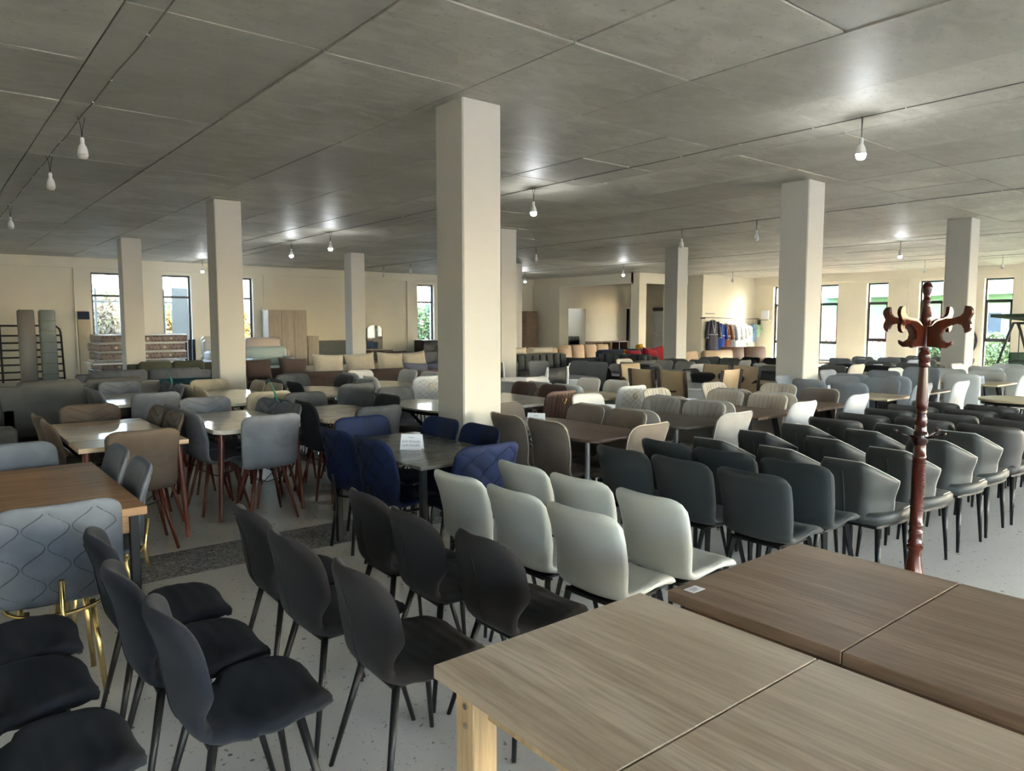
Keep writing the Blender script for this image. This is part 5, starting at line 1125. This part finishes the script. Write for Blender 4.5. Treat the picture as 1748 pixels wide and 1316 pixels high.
# ------------------------------------------------------------------ garden swing at the right edge
sw = thing('garden_swing', 'garden swing seat with dark green canopy at the right edge', 'garden swing', (19.3, 5.0, 0), math.radians(-35))
m_can = fabric('green_canopy_fabric', s2l(74, 92, 74)); m_swf = plain('olive_metal', s2l(70, 76, 66), .45)
can = MB().prism([(-1.15, -.6), (1.15, -.6), (1.15, .55), (-1.15, .55)], 1.62, 1.69, M4=Matrix.Rotation(math.radians(6), 4, 'Y'))
ca = obj('canopy', can.mesh('canopy', m_can), sw); obj('valance', MB().prism([(-1.16, -.62), (1.16, -.62), (1.16, -.59), (-1.16, -.59)], 1.5, 1.68, M4=Matrix.Rotation(math.radians(6), 4, 'Y')).mesh('valance', m_can), ca)
for sx in (-.78, .78): obj('frame', MB().tube(spline([(sx, -.75, .03), (sx, -.4, .8), (sx, -.05, 1.58), (sx, .1, 1.58), (sx, .45, .8), (sx, .8, .03)], 20), .028, 8).mesh('frame', m_swf, True), sw)
obj('top_bar', MB().tube([(-.78, 0, 1.6), (.78, 0, 1.6)], .028, 8).mesh('bar', m_swf, True), sw)
obj('seat', MB().box(-.68, -.3, .42, .68, .25, .5, ch=.03).mesh('seat', m_can, True, 60), sw); obj('backrest', MB().box(-.68, .25, .45, .68, .33, .95, ch=.03).mesh('back', m_can, True, 60), sw)
for sx in (-.7, .7): obj('armrest', MB().tube(spline([(sx, .28, .75), (sx, 0, .78), (sx, -.28, .74), (sx, -.33, .6), (sx, -.3, .46)], 14), .022, 8).mesh('arm', m_swf, True), sw); obj('hanger', MB().tube([(sx, 0, .78), (sx * 1.0, 0, 1.58)], .012, 6).mesh('hanger', m_swf, True), sw)
rm = thing('round_mirror', 'large round black framed mirror on the right wall behind the column', 'mirror', (27.14, 9.62, 1.0))
obj('frame', MB().tube([(0, .58 * math.cos(a), .58 * math.sin(a)) for a in [2 * PI * q / 36 for q in range(36)]], .035, 8, closed=True).mesh('frame', M['matblack'], True), rm)
obj('glass', MB().prism([(.56 * math.cos(a), .56 * math.sin(a)) for a in [2 * PI * q / 36 for q in range(36)]], -.01, .01, M4=Matrix.Rotation(PI / 2, 4, 'Y')).mesh('glass', M['mirror']), rm)
# green ribbon ties on chairs
for (x, y, z, lab) in ((2.62, 6.75, .93, 'green ribbon tied on a dark chair near the marble table'), (2.42, 9.6, .9, 'green ribbon tied on a chair at the white table')):
    tag(obj('ribbon', MB().tube([(x, y, z - .06), (x - .01, y - .01, z), (x - .03, y + .01, z + .07), (x - .06, y + .03, z + .15)], [.006, .012, .005, .003], 5).mesh('ribbon', plain('green_ribbon', s2l(40, 130, 110), .5), True)), lab, 'ribbon')
# ------------------------------------------------------------------ outdoors
def ground_mat():
    m, nt, b = nmat('lawn'); geo = nt.nodes.new('ShaderNodeNewGeometry'); n = tex(nt, 'Noise', .6, 6.0, geo.outputs['Position']); n2 = tex(nt, 'Noise', 18.0, 4.0, geo.outputs['Position'])
    c = mixcol(nt, n.outputs[0], s2l(84, 104, 58), s2l(120, 132, 84)); link(nt, mixcol(nt, n2.outputs[0], c, s2l(70, 92, 48)), b.inputs['Base Color']); b.inputs['Roughness'].default_value = .95; return m
struct('ground', quadbox(-60, -60, -.5, 110, 110, -.32).mesh('ground', wall_mat('yard_paving', s2l(132, 126, 118), .15)), 'paved yard around the building')
struct('lawn', quadbox(29.5, -4, -.4, 44, 26, -.3).mesh('lawn', ground_mat()), 'sunlit lawn strip outside the right windows')
gh = thing('green_house', 'pale green house with balcony seen through the right windows', 'house', (46, 17, -.3))
m_gw = wall_mat('pale_green_render', s2l(104, 138, 108), .06); m_ww = plain('white_trim', s2l(160, 160, 158), .6)
obj('walls', MB().box(-4, -9, 0, 4, 9, 8.2).mesh('walls', m_gw), gh); obj('roof', MB().box(-4.6, -9.6, 8.2, 4.6, 9.6, 8.5).mesh('roof', m_ww), gh)
for y_ in (-7, -3.5, 0, 3.5, 7):
    for z_ in (.9, 4.4):
        w_ = obj('window', MB().box(-4.06, y_ - .7, z_, -4.0, y_ + .7, z_ + 1.6).mesh('window', m_ww), gh); obj('pane', MB().box(-4.08, y_ - .6, z_ + .1, -4.06, y_ + .6, z_ + 1.5).mesh('pane', plain('house_glass', (.05, .07, .09), .08)), w_)
obj('balcony', MB().box(-5.4, -5, 3.3, -4, 5, 3.5).mesh('balcony', m_ww), gh)
for k in range(26): obj('baluster', MB().box(-5.36, -4.95 + .39 * k, 3.5, -5.32, -4.91 + .39 * k, 4.4).mesh('baluster', m_ww), gh)
wh = thing('white_house', 'white building behind the red roof outside', 'house', (52, 36, -.3)); obj('walls', MB().box(-4, -7, 0, 4, 7, 7).mesh('walls', m_ww), wh); obj('roof', MB().box(-4.5, -7.5, 7, 4.5, 7.5, 7.4).mesh('roof', plain('grey_roof', s2l(130, 130, 130), .7)), wh)
for y_ in (-4.5, -1.5, 1.5, 4.5): 
    w_ = obj('window', MB().box(-4.06, y_ - .6, 3.9, -4.0, y_ + .6, 5.4).mesh('window', m_gw), wh); obj('pane', MB().box(-4.08, y_ - .5, 4.0, -4.06, y_ + .5, 5.3).mesh('pane', plain('house_glass', (.05, .07, .09), .08)), w_)
ca_ = thing('canopy_shed', 'open timber shed with striped red tile roof outside the right wall', 'shed', (33.5, 18.2, -.3))
m_rt = wood('red_roof_tile', s2l(92, 38, 30), s2l(120, 64, 52), 'Y', 1.0, .8); m_tim = wood('white_timber', s2l(150, 146, 138), s2l(170, 166, 158), 'Z', 1.0, .7)
tile_me = MB().box(-.3, -6.0, -.025, .3, 6.0, .025).mesh('tile_course', m_rt)
for k in range(8):
    o = obj('tile_course', tile_me, ca_, (-2.4 + .52 * k, 0, 1.2 + .14 * k)); o.rotation_euler = (0, math.radians(-14), 0)
for y_ in (-5.5, -2.8, 0, 2.8, 5.5):
    obj('post', MB().box(-2.3, y_ - .06, 0, -2.18, y_ + .06, 1.15).mesh('post', m_tim), ca_); obj('brace', MB().tube([(-2.24, y_, .5), (-2.24, y_ + .9, 1.12)], .05, 4).mesh('brace', m_tim), ca_); obj('rafter', MB().tube([(-2.3, y_, 1.12), (1.4, y_, 2.1)], .05, 4).mesh('rafter', m_tim), ca_)
lt = thing('lattice_fence', 'white diamond lattice fence below the red roof', 'fence', (30.6, 15.5, -.3))
for k in range(26):
    obj('lath', MB().tube([(0, -2.6 + .22 * k, .1), (0, -2.6 + .22 * k + 1.1, 1.2)], .018, 4).mesh('lath', m_tim), lt); obj('lath', MB().tube([(.03, -2.6 + .22 * k + 1.1, .1), (.03, -2.6 + .22 * k, 1.2)], .018, 4).mesh('lath', m_tim), lt)
def foliage(name, label, c, n, rx, ry, rz, z0, size, cols, trunk=True, cat='tree', seed=1, bare=0):
    rnd = random.Random(seed); r = thing(name, label, cat, (c[0], c[1], -.3))
    mb = MB()
    for k in range(n):
        th = rnd.uniform(0, 2 * PI); ph = math.acos(rnd.uniform(-1, 1)); q = rnd.uniform(.35, 1) ** .5
        p = Vector((rx * q * math.sin(ph) * math.cos(th), ry * q * math.sin(ph) * math.sin(th), z0 + rz + rz * q * math.cos(ph)))
        d1 = Vector((rnd.gauss(0, 1), rnd.gauss(0, 1), rnd.gauss(0, 1))).normalized(); d2 = d1.orthogonal().normalized(); s_ = size * rnd.uniform(.6, 1.3)
        mb.add([p - d1 * s_, p - d2 * s_ * .5 + Vector((0, 0, s_ * .1)), p + d1 * s_, p + d2 * s_ * .5], [(0, 1, 2, 3)])
    m, nt, b = nmat(name + '_leaves'); geo = nt.nodes.new('ShaderNodeNewGeometry'); nz = tex(nt, 'Noise', 1.2, 4.0, geo.outputs['Position']); link(nt, ramp(nt, nz.outputs[0], [(.3, cols[0]), (.55, cols[1]), (.75, cols[2])]), b.inputs['Base Color']); b.inputs['Roughness'].default_value = .8
    o = obj('foliage', mb.mesh('foliage', m), r); o['kind'] = 'stuff'
    if trunk:
        mt = plain('bark', s2l(72, 62, 52), .9); obj('trunk', MB().tube([(0, 0, 0), (.05, .03, z0 * .6), (0, 0, z0 + rz)], [.16, .13, .06], 8).mesh('trunk', mt, True), r)
        for k in range(7):
            a = k * 2.4; obj('branch', MB().tube([(0, 0, z0 * .55 + .25 * k), (math.cos(a) * rx * .5, math.sin(a) * ry * .5, z0 * .7 + .35 * k + .5), (math.cos(a) * rx * .85, math.sin(a) * ry * .85, z0 + .3 * k + .9)], [.06, .035, .012], 6).mesh('branch', mt, True), r)
    return r
G1 = (s2l(40, 58, 30), s2l(64, 84, 42), s2l(90, 104, 52)); G2 = (s2l(92, 72, 28), s2l(132, 106, 40), s2l(156, 132, 60)); G3 = (s2l(56, 58, 42), s2l(80, 74, 52), s2l(100, 84, 62))
foliage('bare_tree', 'sparse bare branched tree outside the first left window', (5.2, 29.0), 4500, 2.0, 1.6, 1.25, .4, .10, G3, seed=2)
foliage('autumn_tree', 'yellow autumn tree outside the second left window', (9.1, 30.5), 7000, 2.2, 1.4, 1.3, .2, .11, G2, seed=3)
foliage('green_tree', 'green tree outside behind the bare tree', (6.6, 35), 9000, 3.4, 1.4, 1.6, .1, .14, G1, seed=4)
foliage('dark_tree', 'leafy tree outside the far window', (19.3, 30), 6000, 1.6, 1.6, 1.4, .1, .11, G1, seed=5)
for k, (x, y) in enumerate(((34, 6.0), (34.5, 8.5), (34.2, 11.0), (34.0, 13.2))):
    foliage('hedge_shrub', 'clipped hedge shrub outside the right wall, %s from the right' % ORD[k], (x, y), 1800, .9, 1.3, .75, .05, .09, G1, False, 'shrub', 10 + k)
bw_ = thing('brick_wall', 'red brick garden wall outside the first left window', 'wall', (6.0, 38, -.3)); m_br = plain('red_brick', s2l(116, 66, 50), .85)
obj('coping', MB().box(-6, -.12, 2.05, 6, .25, 2.13).mesh('coping', M['seam']), bw_); obj('core', MB().box(-6, .02, 0, 6, .2, 2.05).mesh('core', M['seam']), bw_)
bk_me = MB().box(-.24, -.06, 0, .24, .03, .12).mesh('brick', m_br)
for j in range(14):
    for i in range(20):
        o = obj('brick', bk_me, bw_, (-4.9 + .5 * i + (.25 if j % 2 else 0), 0, .1 + .135 * j))
dk_ = thing('dark_fence_panel', 'dark grey panel standing outside the second left window', 'panel', (7.5, 27.0, -.3)); obj('board', MB().box(-.62, -.05, 0, .5, .05, 3.1).mesh('board', M['frame']), dk_)
gb = thing('metal_fence', 'dark thin metal fence outside the left windows', 'fence', (6.2, 26.2, -.3))
for k in range(6): obj('post', MB().box(-2.8 + 1.0 * k, -.03, 0, -2.74 + 1.0 * k, .03, 3.0).mesh('post', M['frame']), gb)
for z in (1.4, 2.55): obj('rail', MB().box(-2.9, -.02, z, 2.4, .02, z + .05).mesh('rail', M['frame']), gb)
